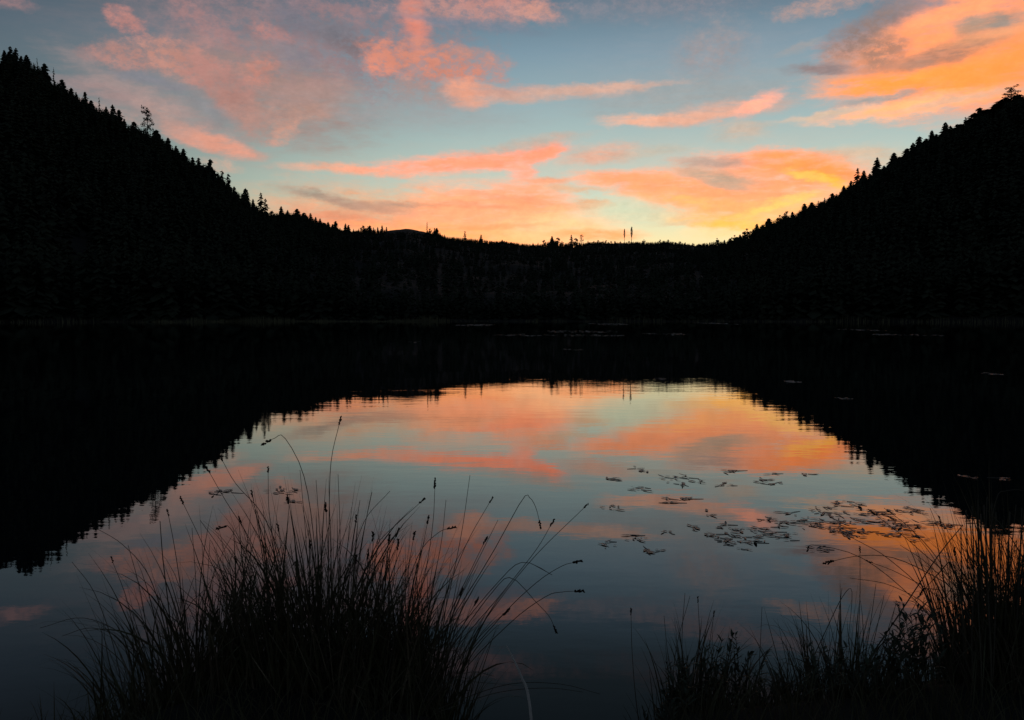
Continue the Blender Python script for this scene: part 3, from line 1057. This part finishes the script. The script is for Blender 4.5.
POND = [(644, 469, 24, 4, 3, 'two-leaf pondweed sprig farthest left of the upper floating leaves'), (612, 479, 12, 6, 4, 'small spiky pondweed tuft at the left end of the floating leaves'),
        (633, 489, 28, 5, 5, 'loose pondweed chain below the spiky left tuft'), (681, 480, 42, 9, 14, 'large pondweed raft in the middle of the upper floating leaves'),
        (725, 485, 18, 4, 3, 'slim pondweed leaf pair right of the large upper raft'), (733, 472, 20, 4, 4, 'pondweed sprig above the slim leaf pair'),
        (765, 482, 30, 6, 8, 'pondweed group with upturned leaves right of the upper rafts'), (776, 474, 16, 2, 2, 'thin pondweed leaves just above the upturned group'),
        (809, 475, 10, 2, 2, 'lone thin pondweed leaf far right in the orange reflection'), (667, 500, 14, 7, 5, 'dark pondweed knot below the large upper raft'),
        (689, 499, 16, 3, 3, 'pale slim pondweed leaves right of the dark knot'), (608, 507, 22, 5, 4, 'pondweed sprig low at the left end of the leaves'),
        (708, 514, 10, 4, 2, 'single short pondweed leaf in the middle of open water'), (771, 521, 28, 6, 7, 'pondweed raft left of the big dark right-hand mass'),
        (730, 527, 26, 5, 6, 'pondweed raft above the broadest middle raft'), (735, 541, 58, 14, 26, 'broadest middle pondweed raft on grey-blue water'),
        (784, 536, 46, 8, 12, 'long pondweed raft between the broadest raft and right-hand mass'), (808, 520, 26, 9, 10, 'pondweed raft joining the right-hand mass from the left'),
        (829, 512, 30, 8, 13, 'upper left raft of the right-hand pondweed mass'), (830, 528, 36, 12, 22, 'dense dark raft of the right-hand pondweed mass'),
        (821, 549, 30, 6, 6, 'pondweed leaf with long stalk below the right-hand mass'), (637, 538, 30, 5, 6, 'pondweed chain on grey water left of the broadest raft'),
        (667, 532, 12, 3, 2, 'small pondweed pair between left chain and broadest raft'), (690, 528, 16, 3, 3, 'slim pondweed leaves left of the raft above the broadest'),
        (607, 544, 14, 6, 4, 'pondweed tuft at the lower left end of floating leaves'), (650, 552, 26, 4, 4, 'lowest pondweed sprig on the left'),
        (787, 513, 8, 3, 2, 'tiny pondweed sprig above the raft near right-hand mass'), (854, 534, 36, 7, 14, 'lower raft of the right-hand pondweed mass'),
        (870, 514, 34, 7, 13, 'pondweed raft in the orange glow right of the dense dark raft'), (898, 525, 44, 9, 18, 'wide pondweed raft crossing the orange glow'),
        (905, 511, 34, 5, 10, 'thin pondweed raft at the edge of the dark hill reflection'), (932, 525, 42, 9, 15, 'rightmost pondweed raft beside the tall right sedge'),
        (845, 505, 40, 6, 7, 'loose thin pondweed drift along the top of the right-hand mass'), (884, 533, 40, 7, 9, 'loose pondweed drift under the raft crossing the orange glow'),
        (912, 537, 40, 6, 8, 'loose pondweed drift nearest the tall right sedge'), (795, 525, 50, 7, 7, 'scattered pondweed leaves left of the dense dark raft'),
        (756, 531, 40, 6, 5, 'scattered pondweed leaves above right end of the broadest raft'), (850, 521, 44, 6, 9, 'scattered pondweed leaves inside the right-hand mass'),
        (279, 491, 36, 5, 10, 'lens-shaped pondweed raft behind the left sedge stems'), (222, 493, 22, 5, 6, 'faint pondweed raft left of the lens-shaped one'),
        (292, 502, 12, 4, 3, 'small pondweed sprig below the lens-shaped raft'), (968, 477, 18, 3, 4, 'faint pondweed sprig on dark water at right'),
        (1000, 479, 14, 3, 3, 'faint pondweed sprig nearest the right edge')]
for (x, y, w, hpx, n, label) in POND:
    cx, cy = on_water(x, y)
    hw_ = (on_water(x + w / 2, y)[0] - cx)
    hd = (on_water(x, y - hpx / 2)[1] - on_water(x, y + hpx / 2)[1]) / 2
    mb = MB()
    px_m = cy / F
    n = int(n * 1.45) + 2
    for k in range(n):
        a, q = rs5.uniform(0, 6.28), rs5.uniform() ** .6
        lx, ly = q * math.cos(a) * hw_ * 1.05, q * math.sin(a) * hd * 1.25
        ln = px_m * rs5.uniform(4.5, 11.5)
        wd = ln * rs5.uniform(.22, .42)
        an = rs5.normal(-.7, .75) + (math.pi if rs5.uniform() < .5 else 0)
        c, s = math.cos(an), math.sin(an)
        tilt = rs5.uniform(0, .02) if rs5.uniform() < .9 else rs5.uniform(.08, .3)
        prof = [(0, 0), (.15, .6), (.4, 1), (.7, .8), (.9, .4), (1, 0)]
        vs, fs = [], []
        for (t, ww) in prof:
            for sg in (-1, 0, 1):
                X, Y = t * ln, sg * ww * wd / 2
                vs.append((lx + c * X - s * Y, ly + s * X + c * Y, .005 + .002 * k / n + tilt * t * t * ln + abs(sg) * ww * wd * .05))
        for j in range(len(prof) - 1):
            o = j * 3
            fs += [(o, o + 1, o + 4, o + 3), (o + 1, o + 2, o + 5, o + 4)]
        mb.add(vs, fs)
        if rs5.uniform() < .35:      # a stalk trailing on the surface
            mb.tube([(lx, ly, .004), (lx - c * ln * .5, ly - s * ln * .5, .004), (lx - c * ln * 1.1 + .02, ly - s * ln * 1.0, .002)], [.003, .003, .002], 4)
    o = mb.build('pondweed', M['pondweed'])
    o.location = (cx, cy, 0)
    tag(o, label, 'pondweed', 'floating pondweed on the near water')


# ------------------------------------------------------------------ foreground sedges
def spline(P, n):
    P = [np.asarray(p, float) for p in P]
    P = [2 * P[0] - P[1]] + P + [2 * P[-1] - P[-2]]
    out = []
    m = len(P) - 3
    for i in range(n + 1):
        t = i / n * m
        k = min(int(t), m - 1)
        t -= k
        a, b, c, d = P[k:k + 4]
        out.append(.5 * ((2 * b) + (-a + c) * t + (2 * a - 5 * b + 4 * c - d) * t * t + (-a + 3 * b - 3 * c + d) * t ** 3))
    return out


def ground_z(x, y):
    return float(height(np.array([x]), np.array([y]))[0])


def curve_blade(base, heading, th0, th1, length, n=9, twist=0.0):
    """points of a blade leaning by th0 at its base and th1 at its tip"""
    p = np.array(base, float)
    pts = [p.copy()]
    for i in range(n):
        t = (i + .5) / n
        th = th0 + (th1 - th0) * t ** 1.8
        hd = heading + twist * t
        p = p + length / n * np.array([math.sin(th) * math.cos(hd), math.sin(th) * math.sin(hd), math.cos(th)])
        pts.append(p.copy())
    return pts


def blade_widths(w, n):
    return [w * (0.75 + .25 * min(1, 5 * i / n)) * (1 - (i / n) ** 2.2) + .0006 for i in range(n + 1)]


def seed_head(parent, pts, length, fat, rs_):
    """a spike of small spikelets at the end of a stem"""
    p1 = np.asarray(pts[-1])
    d = p1 - np.asarray(pts[-2])
    d /= np.linalg.norm(d)
    mb = MB()
    m = 7
    for k in range(m):
        c = p1 + d * length * (k / (m - 1) - .55)
        for q in range(2):
            off = rs_.normal(size=3)
            off /= np.linalg.norm(off)
            e = d * .8 + off * .55
            e /= np.linalg.norm(e)
            s0 = c
            ln = length * .32 * rs_.uniform(.7, 1.2)
            mb.tube([s0, s0 + e * ln * .35, s0 + e * ln * .75, s0 + e * ln], [fat * .2, fat * .62, fat * .5, fat * .06], 5)
    mb.build('seed_head', M['seed'], parent)


def tussock(label, base_xy, spread, n_blades, lrange, lean, group, stems, width=.0055, seed=0, heading_bias=None, fringe=0.15, low=(0, .3, .6, 1.0)):
    """an Empty with a mass of blades, and each tall stem a part of its own with its seed head"""
    rs_ = np.random.RandomState(seed)
    bx, by = base_xy
    bz = ground_z(bx, by)
    root = empty('sedge_tussock', (bx, by, bz))
    tag(root, label, 'sedge', group)
    o3 = np.array([bx, by, bz])
    mb, dry = MB(), MB()
    for k in range(n_blades):
        a, q = rs_.uniform(0, 6.28), rs_.uniform() ** .7
        x, y = q * math.cos(a) * spread[0], q * math.sin(a) * spread[1]
        z = ground_z(bx + x, by + y) - bz - .03
        L_ = rs_.uniform(*lrange) * (1.08 - .35 * q)
        hd = math.atan2(y, x) + rs_.normal(0, .8)
        if heading_bias is not None and rs_.uniform() < heading_bias[1]:
            hd = heading_bias[0] + rs_.normal(0, .5)
        th0 = abs(rs_.normal(0, .10)) + q * lean * .5
        th1 = th0 + abs(rs_.normal(lean, .35)) * (1 if rs_.uniform() > fringe else 2.6)
        if rs_.uniform() < .06:
            th1 += 1.2
        n = 9
        pts = curve_blade((x, y, z), hd, th0, min(th1, 2.4), L_, n, rs_.normal(0, .3))
        ph = rs_.uniform(0, 6.28)
        (dry if rs_.uniform() < .16 else mb).ribbon(pts, blade_widths(width * (rs_.uniform(.6, 1.25) if rs_.uniform() < .75 else rs_.uniform(1.4, 2.3)), n), (math.cos(ph), math.sin(ph), .1))
    # the thick low growth: shorter, messier, some of it snapped or flattened
    for k in range(low[0]):
        a, q = rs_.uniform(0, 6.28), rs_.uniform() ** .6
        x, y = q * math.cos(a) * spread[0] * low[3], q * math.sin(a) * spread[1] * 1.1
        z = ground_z(bx + x, by + y) - bz - .03
        L_ = (low[1] + (low[2] * 1.12 - low[1]) * rs_.uniform() ** 1.5) * (1.05 - .3 * q)
        hd = rs_.uniform(0, 6.28)
        n = 8
        th0 = abs(rs_.normal(0, .22))
        pts = curve_blade((x, y, z), hd, th0, th0 + abs(rs_.normal(.35, .4)), L_, n, rs_.normal(0, .6))
        if rs_.uniform() < .30:                    # snapped: the end hangs over
            i = rs_.randint(3, 7)
            d = np.array([math.cos(hd + rs_.normal(0, .8)), math.sin(hd + rs_.normal(0, .8)), rs_.uniform(-1.2, .15)])
            d /= np.linalg.norm(d)
            for j in range(i + 1, n + 1):
                pts[j] = pts[j - 1] + d * L_ / n
        ph = rs_.uniform(0, 6.28)
        w = width * (rs_.uniform(.6, 1.3) if rs_.uniform() < .75 else rs_.uniform(1.5, 2.4))
        (dry if rs_.uniform() < .2 else mb).ribbon(pts, blade_widths(w, n), (math.cos(ph), math.sin(ph), .1))
    db = dry.build('dry_blades', M['dry'], root)
    db['kind'] = 'stuff'
    bl = mb.build('blades', M['sedge'], root)
    bl['kind'] = 'stuff'
    for st in stems:
        pts_px, depth, head = st[0], st[1], st[2]
        rad = st[3] if len(st) > 3 else .0024
        P = [at_depth(px, py, depth + (.10 * (len(pts_px) - 1 - i) / len(pts_px) * (1 if seed % 2 else -1))) - o3 for i, (px, py) in enumerate(pts_px)]
        foot = np.array([P[-1][0] * .75, by * 0 + rs_.normal(0, spread[1] * .4), 0])
        foot[2] = ground_z(bx + foot[0], by + foot[1]) - bz - .03
        # measured from the tip down; built from the foot up
        P = P[::-1]
        if P[0][2] > foot[2] + .05:
            P = [foot] + P
        pts = spline(P, 20)
        m2 = MB()
        m2.tube(pts, [rad * (1 - .55 * i / 20) for i in range(21)], 5)
        s = m2.build('flowering_stem' if head else 'stem', M['stem'], root, smooth=True)
        if head:
            seed_head(s, pts, .020 + .0022 * head, .0028 + .00035 * head, rs_)
    return root


G = 'sedge tussocks on the near bank'
LEFT_A = [  # measured stems: picture points from the tip downwards, distance, seed head size (0 none)
    ([(72, 562), (94, 592), (113, 644), (125, 700)], 3.9, 0),
    ([(94, 527), (123, 545), (150, 578), (168, 640)], 3.9, 3),
    ([(160, 521), (163, 560), (170, 620), (176, 690)], 4.0, 0, .004),
    ([(168, 513), (175, 550), (182, 600), (190, 680)], 4.0, 4, .0028),
    ([(182, 501), (203, 545), (222, 592), (232, 670)], 3.95, 6),
    ([(128, 545), (140, 590), (150, 650)], 3.9, 0), ([(210, 540), (206, 600), (200, 680)], 4.0, 0),
    ([(112, 560), (128, 604), (140, 670)], 4.0, 3), ([(62, 636), (92, 628), (122, 642), (140, 690)], 3.8, 0),
    ([(40, 628), (84, 618), (128, 640), (150, 690)], 3.9, 0), ([(192, 528), (196, 590), (196, 680)], 3.9, 0),
]
LEFT_B = [
    ([(340, 421), (331, 462), (329, 520), (328, 600), (326, 690)], 3.85, 5, .0027),
    ([(267, 442), (275, 438), (284, 437), (302, 470), (312, 522), (318, 600), (318, 690)], 3.85, 8),
    ([(221, 458), (236, 484), (264, 517), (283, 569), (296, 660)], 3.9, 4),
    ([(208, 470), (227, 503), (250, 540), (268, 590), (282, 680)], 3.95, 6),
    ([(288, 500), (296, 540), (304, 590), (308, 680)], 3.85, 6), ([(268, 470), (270, 520), (284, 590), (296, 680)], 3.9, 3),
    ([(326, 508), (328, 560), (326, 620), (322, 690)], 3.9, 7), ([(338, 474), (340, 540), (338, 620), (334, 700)], 4.0, 0),
    ([(316, 480), (320, 540), (322, 610), (320, 700)], 3.95, 0), ([(240, 520), (256, 560), (272, 610), (284, 690)], 4.0, 4),
    ([(222, 527), (230, 528), (248, 560), (266, 620), (278, 690)], 3.85, 8), ([(300, 470), (306, 540), (310, 620), (310, 690)], 4.0, 0),
    ([(252, 494), (262, 540), (276, 600), (290, 690)], 4.0, 3), ([(356, 519), (350, 560), (344, 620), (336, 700)], 3.9, 6),
    ([(360, 500), (352, 550), (346, 620), (338, 700)], 4.0, 0), ([(236, 560), (250, 600), (262, 660)], 3.9, 3),
    ([(310, 545), (312, 600), (312, 690)], 3.8, 5), ([(200, 520), (222, 552), (246, 600), (262, 680)], 3.9, 0),
    ([(278, 528), (286, 580), (296, 640), (300, 700)], 3.95, 5), ([(372, 492), (362, 540), (352, 600), (340, 690)], 3.95, 0),
]
LEFT_C = [
    ([(435, 484), (433, 522), (426, 569), (412, 630), (398, 700)], 3.9, 9), ([(470, 475), (461, 536), (446, 607), (424, 690)], 3.95, 0),
    ([(491, 500), (466, 545), (442, 607), (420, 680)], 3.9, 3),
    ([(540, 524), (536, 508), (530, 498), (522, 500), (489, 559), (437, 644), (412, 700)], 3.85, 7),
    ([(586, 506), (536, 555), (498, 602), (456, 663), (430, 706)], 3.85, 2, .0027),
    ([(577, 562), (562, 566), (536, 583), (500, 618), (452, 680)], 3.8, 8), ([(579, 591), (562, 592), (545, 597), (508, 625), (456, 684)], 3.75, 9),
    ([(555, 629), (549, 616), (536, 602), (512, 578), (494, 590), (450, 650), (420, 700)], 3.8, 7), ([(552, 523), (536, 550), (503, 592), (450, 660)], 3.9, 6),
    ([(422, 501), (399, 522), (375, 548), (358, 600), (352, 690)], 3.85, 5), ([(397, 533), (388, 560), (378, 620), (372, 700)], 3.9, 8),
    ([(373, 537), (372, 580), (368, 640), (366, 700)], 3.95, 8), ([(389, 540), (384, 580), (378, 640), (374, 700)], 3.85, 8),
    ([(451, 528), (438, 533), (418, 556), (398, 620), (386, 700)], 3.8, 7), ([(485, 541), (470, 572), (446, 622), (420, 690)], 3.9, 6),
    ([(428, 520), (420, 560), (408, 620), (396, 700)], 3.9, 6), ([(414, 536), (406, 580), (396, 640), (390, 700)], 3.8, 6),
    ([(398, 545), (392, 590), (386, 650), (382, 700)], 3.8, 9), ([(368, 555), (366, 610), (364, 690)], 3.8, 8),
    ([(390, 491), (364, 522), (352, 572), (350, 680)], 4.0, 0), ([(534, 565), (552, 575), (524, 562), (500, 580), (452, 640), (424, 700)], 3.95, 0),
    ([(583, 692), (548, 688), (500, 692), (456, 706), (432, 718)], 3.7, 0), ([(600, 694), (560, 684), (510, 684), (460, 700), (430, 716)], 3.8, 0),
    ([(461, 592), (446, 622), (428, 664), (412, 706)], 3.75, 5), ([(506, 612), (486, 630), (452, 668), (424, 710)], 3.7, 7),
    ([(498, 520), (480, 556), (456, 606), (428, 680)], 4.0, 0), ([(446, 500), (440, 550), (424, 620), (404, 700)], 4.0, 0),
    ([(494, 676), (470, 672), (446, 684), (424, 712)], 3.7, 0), ([(356, 560), (356, 620), (356, 700)], 3.75, 6),
    ([(476, 602), (458, 634), (436, 676), (420, 712)], 3.65, 6),
]
tussock('leftmost sedge tussock with lower, drooping blades at lower left', (-1.46, 4.0), (.42, .28), 300, (.45, .95), .55, G, LEFT_A, seed=31, low=(420, .25, .70, 1.1))
tussock('tallest sedge tussock, its highest thin stem reaching the pale reflection, left of centre', (-.86, 4.0), (.42, .28), 400, (.50, 1.08), .36, G, LEFT_B, seed=32, low=(540, .26, .95, 1.1))
tussock('sedge tussock with many dark seed heads arching right over the water', (-.50, 4.02), (.28, .26), 340, (.45, .98), .44, G, LEFT_C, seed=33, heading_bias=(0.2, .30), low=(430, .28, .78, 1.15))
MID = [
    ([(631, 612), (632, 650), (636, 700)], 3.95, 3), ([(664, 616), (668, 655), (676, 700)], 4.0, 0), ([(685, 593), (682, 640), (684, 700)], 3.95, 0),
    ([(698, 600), (700, 650), (698, 706)], 4.0, 2), ([(714, 614), (708, 656), (704, 706)], 3.9, 2), ([(762, 607), (760, 650), (756, 706)], 3.95, 0),
    ([(690, 596), (676, 650), (672, 706)], 3.95, 0),
]
tussock('small thin grass tuft among leafy weeds at the bottom, right of centre', (.82, 4.0), (.30, .18), 130, (.24, .54), .30, G, MID, width=.0045, seed=35, low=(200, .10, .30, 1.2))
E_ST = [
    ([(848, 644), (852, 592), (843, 596), (828, 626), (806, 676), (800, 714)], 3.95, 0), ([(860, 550), (860, 596), (858, 640), (854, 710)], 3.95, 2),
    ([(963, 525), (938, 556), (896, 619), (866, 664), (842, 708)], 3.85, 0, .0042), ([(800, 628), (808, 668), (812, 712)], 3.9, 0),
    ([(842, 588), (836, 640), (830, 710)], 4.0, 0), ([(876, 584), (868, 640), (856, 710)], 4.0, 0), ([(884, 596), (872, 650), (858, 712)], 3.9, 0),
    ([(922, 592), (900, 632), (872, 680), (852, 716)], 3.85, 6), ([(812, 640), (818, 680), (820, 716)], 3.9, 0), ([(896, 604), (880, 656), (862, 716)], 3.9, 0),
    ([(950, 600), (916, 640), (880, 686), (856, 718)], 3.8, 0),
]
tussock('mid-height grass tuft between the leafy weeds and the tall right sedge', (1.52, 3.98), (.28, .20), 130, (.28, .62), .40, G, E_ST, width=.0048, seed=36, low=(260, .12, .36, 1.2))
R_ST = [
    ([(829, 562), (858, 556), (890, 557), (926, 572), (958, 596), (985, 660)], 3.75, 10, .0026), ([(808, 549), (814, 545), (858, 556), (902, 588), (950, 640), (975, 700)], 3.8, 3),
    ([(836, 530), (862, 543), (890, 560), (930, 600), (968, 680)], 3.85, 0), ([(872, 512), (890, 526), (916, 547), (960, 592), (990, 670)], 3.85, 4),
    ([(884, 508), (912, 530), (944, 568), (976, 630), (992, 700)], 3.9, 0), ([(870, 562), (900, 574), (940, 600), (976, 660)], 3.7, 3),
    ([(912, 530), (936, 562), (962, 612), (984, 690)], 3.9, 0), ([(930, 508), (946, 548), (962, 604), (974, 700)], 3.95, 0),
    ([(955, 552), (958, 590), (964, 640), (970, 706)], 3.85, 6), ([(966, 510), (968, 570), (970, 640), (972, 706)], 3.9, 0, .0045),
    ([(972, 506), (974, 570), (972, 640), (974, 706)], 3.8, 0, .005), ([(981, 514), (982, 580), (984, 650), (984, 706)], 3.85, 0, .0065),
    ([(987, 497), (986, 560), (988, 640), (990, 706)], 3.9, 0, .005), ([(996, 512), (994, 580), (996, 650), (996, 706)], 3.85, 0, .004),
    ([(1003, 520), (1000, 590), (1002, 650), (1002, 706)], 3.9, 0, .004), ([(1016, 505), (1010, 570), (1006, 640), (1006, 706)], 3.9, 0, .004),
    ([(1046, 510), (1034, 496), (1020, 490), (1006, 491), (997, 497), (990, 540), (992, 620), (994, 700)], 3.9, 0), ([(1030, 530), (1018, 580), (1012, 650), (1008, 706)], 3.85, 5),
    ([(940, 520), (952, 560), (968, 620), (980, 700)], 3.9, 4), ([(900, 545), (930, 566), (962, 606), (986, 680)], 3.8, 0),
    ([(920, 606), (946, 636), (968, 690)], 3.75, 0), ([(896, 626), (920, 648), (946, 690)], 3.7, 5), ([(850, 578), (892, 586), (936, 614), (972, 676)], 3.75, 0),
    ([(961, 528), (962, 600), (966, 700)], 3.9, 0, .005), ([(978, 500), (979, 580), (980, 700)], 4.0, 0, .006), ([(984, 505), (988, 590), (990, 700)], 3.75, 0, .006),
    ([(992, 503), (991, 590), (992, 700)], 3.95, 0, .0055), ([(1010, 512), (1006, 600), (1004, 700)], 3.85, 0, .005), ([(1022, 508), (1018, 600), (1012, 700)], 3.8, 0, .005),
    ([(970, 520), (976, 600), (984, 700)], 4.0, 0, .0045), ([(1000, 530), (996, 600), (990, 700)], 3.75, 0, .0045),
    ([(1040, 560), (1024, 610), (1014, 700)], 3.8, 0), ([(976, 540), (978, 600), (980, 700)], 3.7, 0, .004),
]
tussock('tall sedge clump with thick upright stems at the right edge', (2.27, 4.0), (.27, .28), 230, (.55, 1.10), .17, G, R_ST, seed=37, heading_bias=(3.0, .12), fringe=.08, low=(760, .30, .92, 1.05))
# a clump past each edge of the picture, its blades reaching in
tussock('outermost right sedge, mostly cut off by the right edge', (2.66, 3.9), (.28, .28), 150, (.6, 1.12), .24, G, [], seed=39, low=(420, .35, .95, 1.0))


# leafy weeds
def weed(label, px, depth, n_stems, hrange, spread, seed):
    rs_ = np.random.RandomState(seed)
    bx = (px - 512) / F * depth
    bz = ground_z(bx, depth)
    root = empty('leafy_weed', (bx, depth, bz))
    tag(root, label, 'weed', 'leafy weeds on the near bank')
    for k in range(n_stems):
        a, q = rs_.uniform(0, 6.28), rs_.uniform() ** .6
        x, y = q * spread * math.cos(a), q * spread * .7 * math.sin(a)
        L_ = rs_.uniform(*hrange)
        pts = curve_blade((x, y, ground_z(bx + x, depth + y) - bz - .02), rs_.uniform(0, 6.28), .08, rs_.uniform(.15, .6), L_, 10)
        mb = MB()
        mb.tube(pts, [.003 * (1 - .6 * i / 10) for i in range(11)], 5)
        s = mb.build('stem', M['stem'], root, smooth=True)
        lf = MB()
        nl = int(L_ / .017)
        for j in range(nl):
            t = .25 + .75 * (j + rs_.uniform(-.3, .3)) / nl
            t = min(max(t, .2), 1)
            i = t * 10
            i0_ = min(int(i), 9)
            p = pts[i0_] * (1 - (i - i0_)) + pts[i0_ + 1] * (i - i0_)
            hd = rs_.uniform(0, 6.28)
            ll = rs_.uniform(.035, .075) * (1.15 - .5 * t)
            th = rs_.uniform(.5, 1.2)
            lp = curve_blade(p, hd, th, th + rs_.uniform(.2, .8), ll, 5)
            w = ll * rs_.uniform(.22, .34)
            lf.ribbon(lp, [w * .25, w * .8, w, w * .8, w * .45, .0008], (-math.sin(hd), math.cos(hd), 0), .25)
        lf.build('leaves', M['weed'], s)
    return root


weed('low leafy weed at the left end of the bottom weeds, by the water gap', 650, 3.95, 18, (.16, .30), .18, 51)
weed('tallest leafy weed of the bottom row, right of the thin grass tuft', 728, 3.9, 16, (.18, .38), .15, 52)
weed('leafy weed in the middle of the bottom weeds, spreading low', 790, 3.9, 9, (.10, .22), .17, 53)
weed('leafy weed at the foot of the tall right sedge, its leaves pointing up', 926, 3.8, 16, (.26, .46), .15, 54)
weed('small leafy weed between the thin grass tuft and the water gap', 690, 3.8, 14, (.14, .27), .18, 55)
weed('leafy weed under the mid-height grass tuft', 860, 3.75, 14, (.14, .30), .2, 56)

# one pale dry blade leaning over the gap of water
root = empty('dry_grass_blade', (at_depth(536, 728, 3.6)[0], 3.6, ground_z(at_depth(536, 728, 3.6)[0], 3.6)))
tag(root, 'single pale dry grass blade leaning over dark water at bottom centre', 'grass blade')
o3 = np.array(root.location)
P = [at_depth(px, py, 3.62) - o3 for (px, py) in [(540, 738), (530, 706), (521, 676), (512, 656), (506, 645)]]
P[0][2] = min(P[0][2], -.02)
mb = MB()
pts = spline(P, 16)
mb.ribbon(pts, [0.013 * (1 - .75 * (i / 16) ** 1.5) for i in range(17)], (1, .2, 0), .4)
mb.build('blade', M['straw'], root)

# short grass and litter over the bank
rs6 = np.random.RandomState(77)
mb = MB()
cnt = 0
while cnt < 5200:
    x, y = rs6.uniform(-3.2, 3.2), rs6.uniform(2.6, 4.6)
    if y > float(bank_edge(np.array([x]))[0]) - .02:
        continue
    cnt += 1
    z = ground_z(x, y)
    near_gap = (-.35 < x < .55)
    L_ = rs6.uniform(.06, .26) * (.5 if near_gap else 1)
    pts = curve_blade((x, y, z - .01), rs6.uniform(0, 6.28), rs6.uniform(0, .4), rs6.uniform(.4, 1.6), L_, 5)
    ph = rs6.uniform(0, 6.28)
    mb.ribbon(pts, blade_widths(rs6.uniform(.003, .006), 5), (math.cos(ph), math.sin(ph), 0))
g = mb.build('grass', M['sedge'])
tag(g, 'short dark grass covering the near bank', 'grass', kind='stuff')

# ------------------------------------------------------------------ render settings
vs = scene.view_settings
scene.display_settings.display_device = 'sRGB'
vs.view_transform = 'Standard'
vs.look = 'None'
vs.exposure = 0.0
vs.gamma = 1.0
vs.use_curve_mapping = False
scene.render.engine = 'CYCLES'
scene.cycles.use_denoising = True
scene.cycles.denoiser = 'OPENIMAGEDENOISE'
scene.cycles.max_bounces = 5
scene.cycles.diffuse_bounces = 2
scene.cycles.glossy_bounces = 3
scene.cycles.filter_width = 1.5
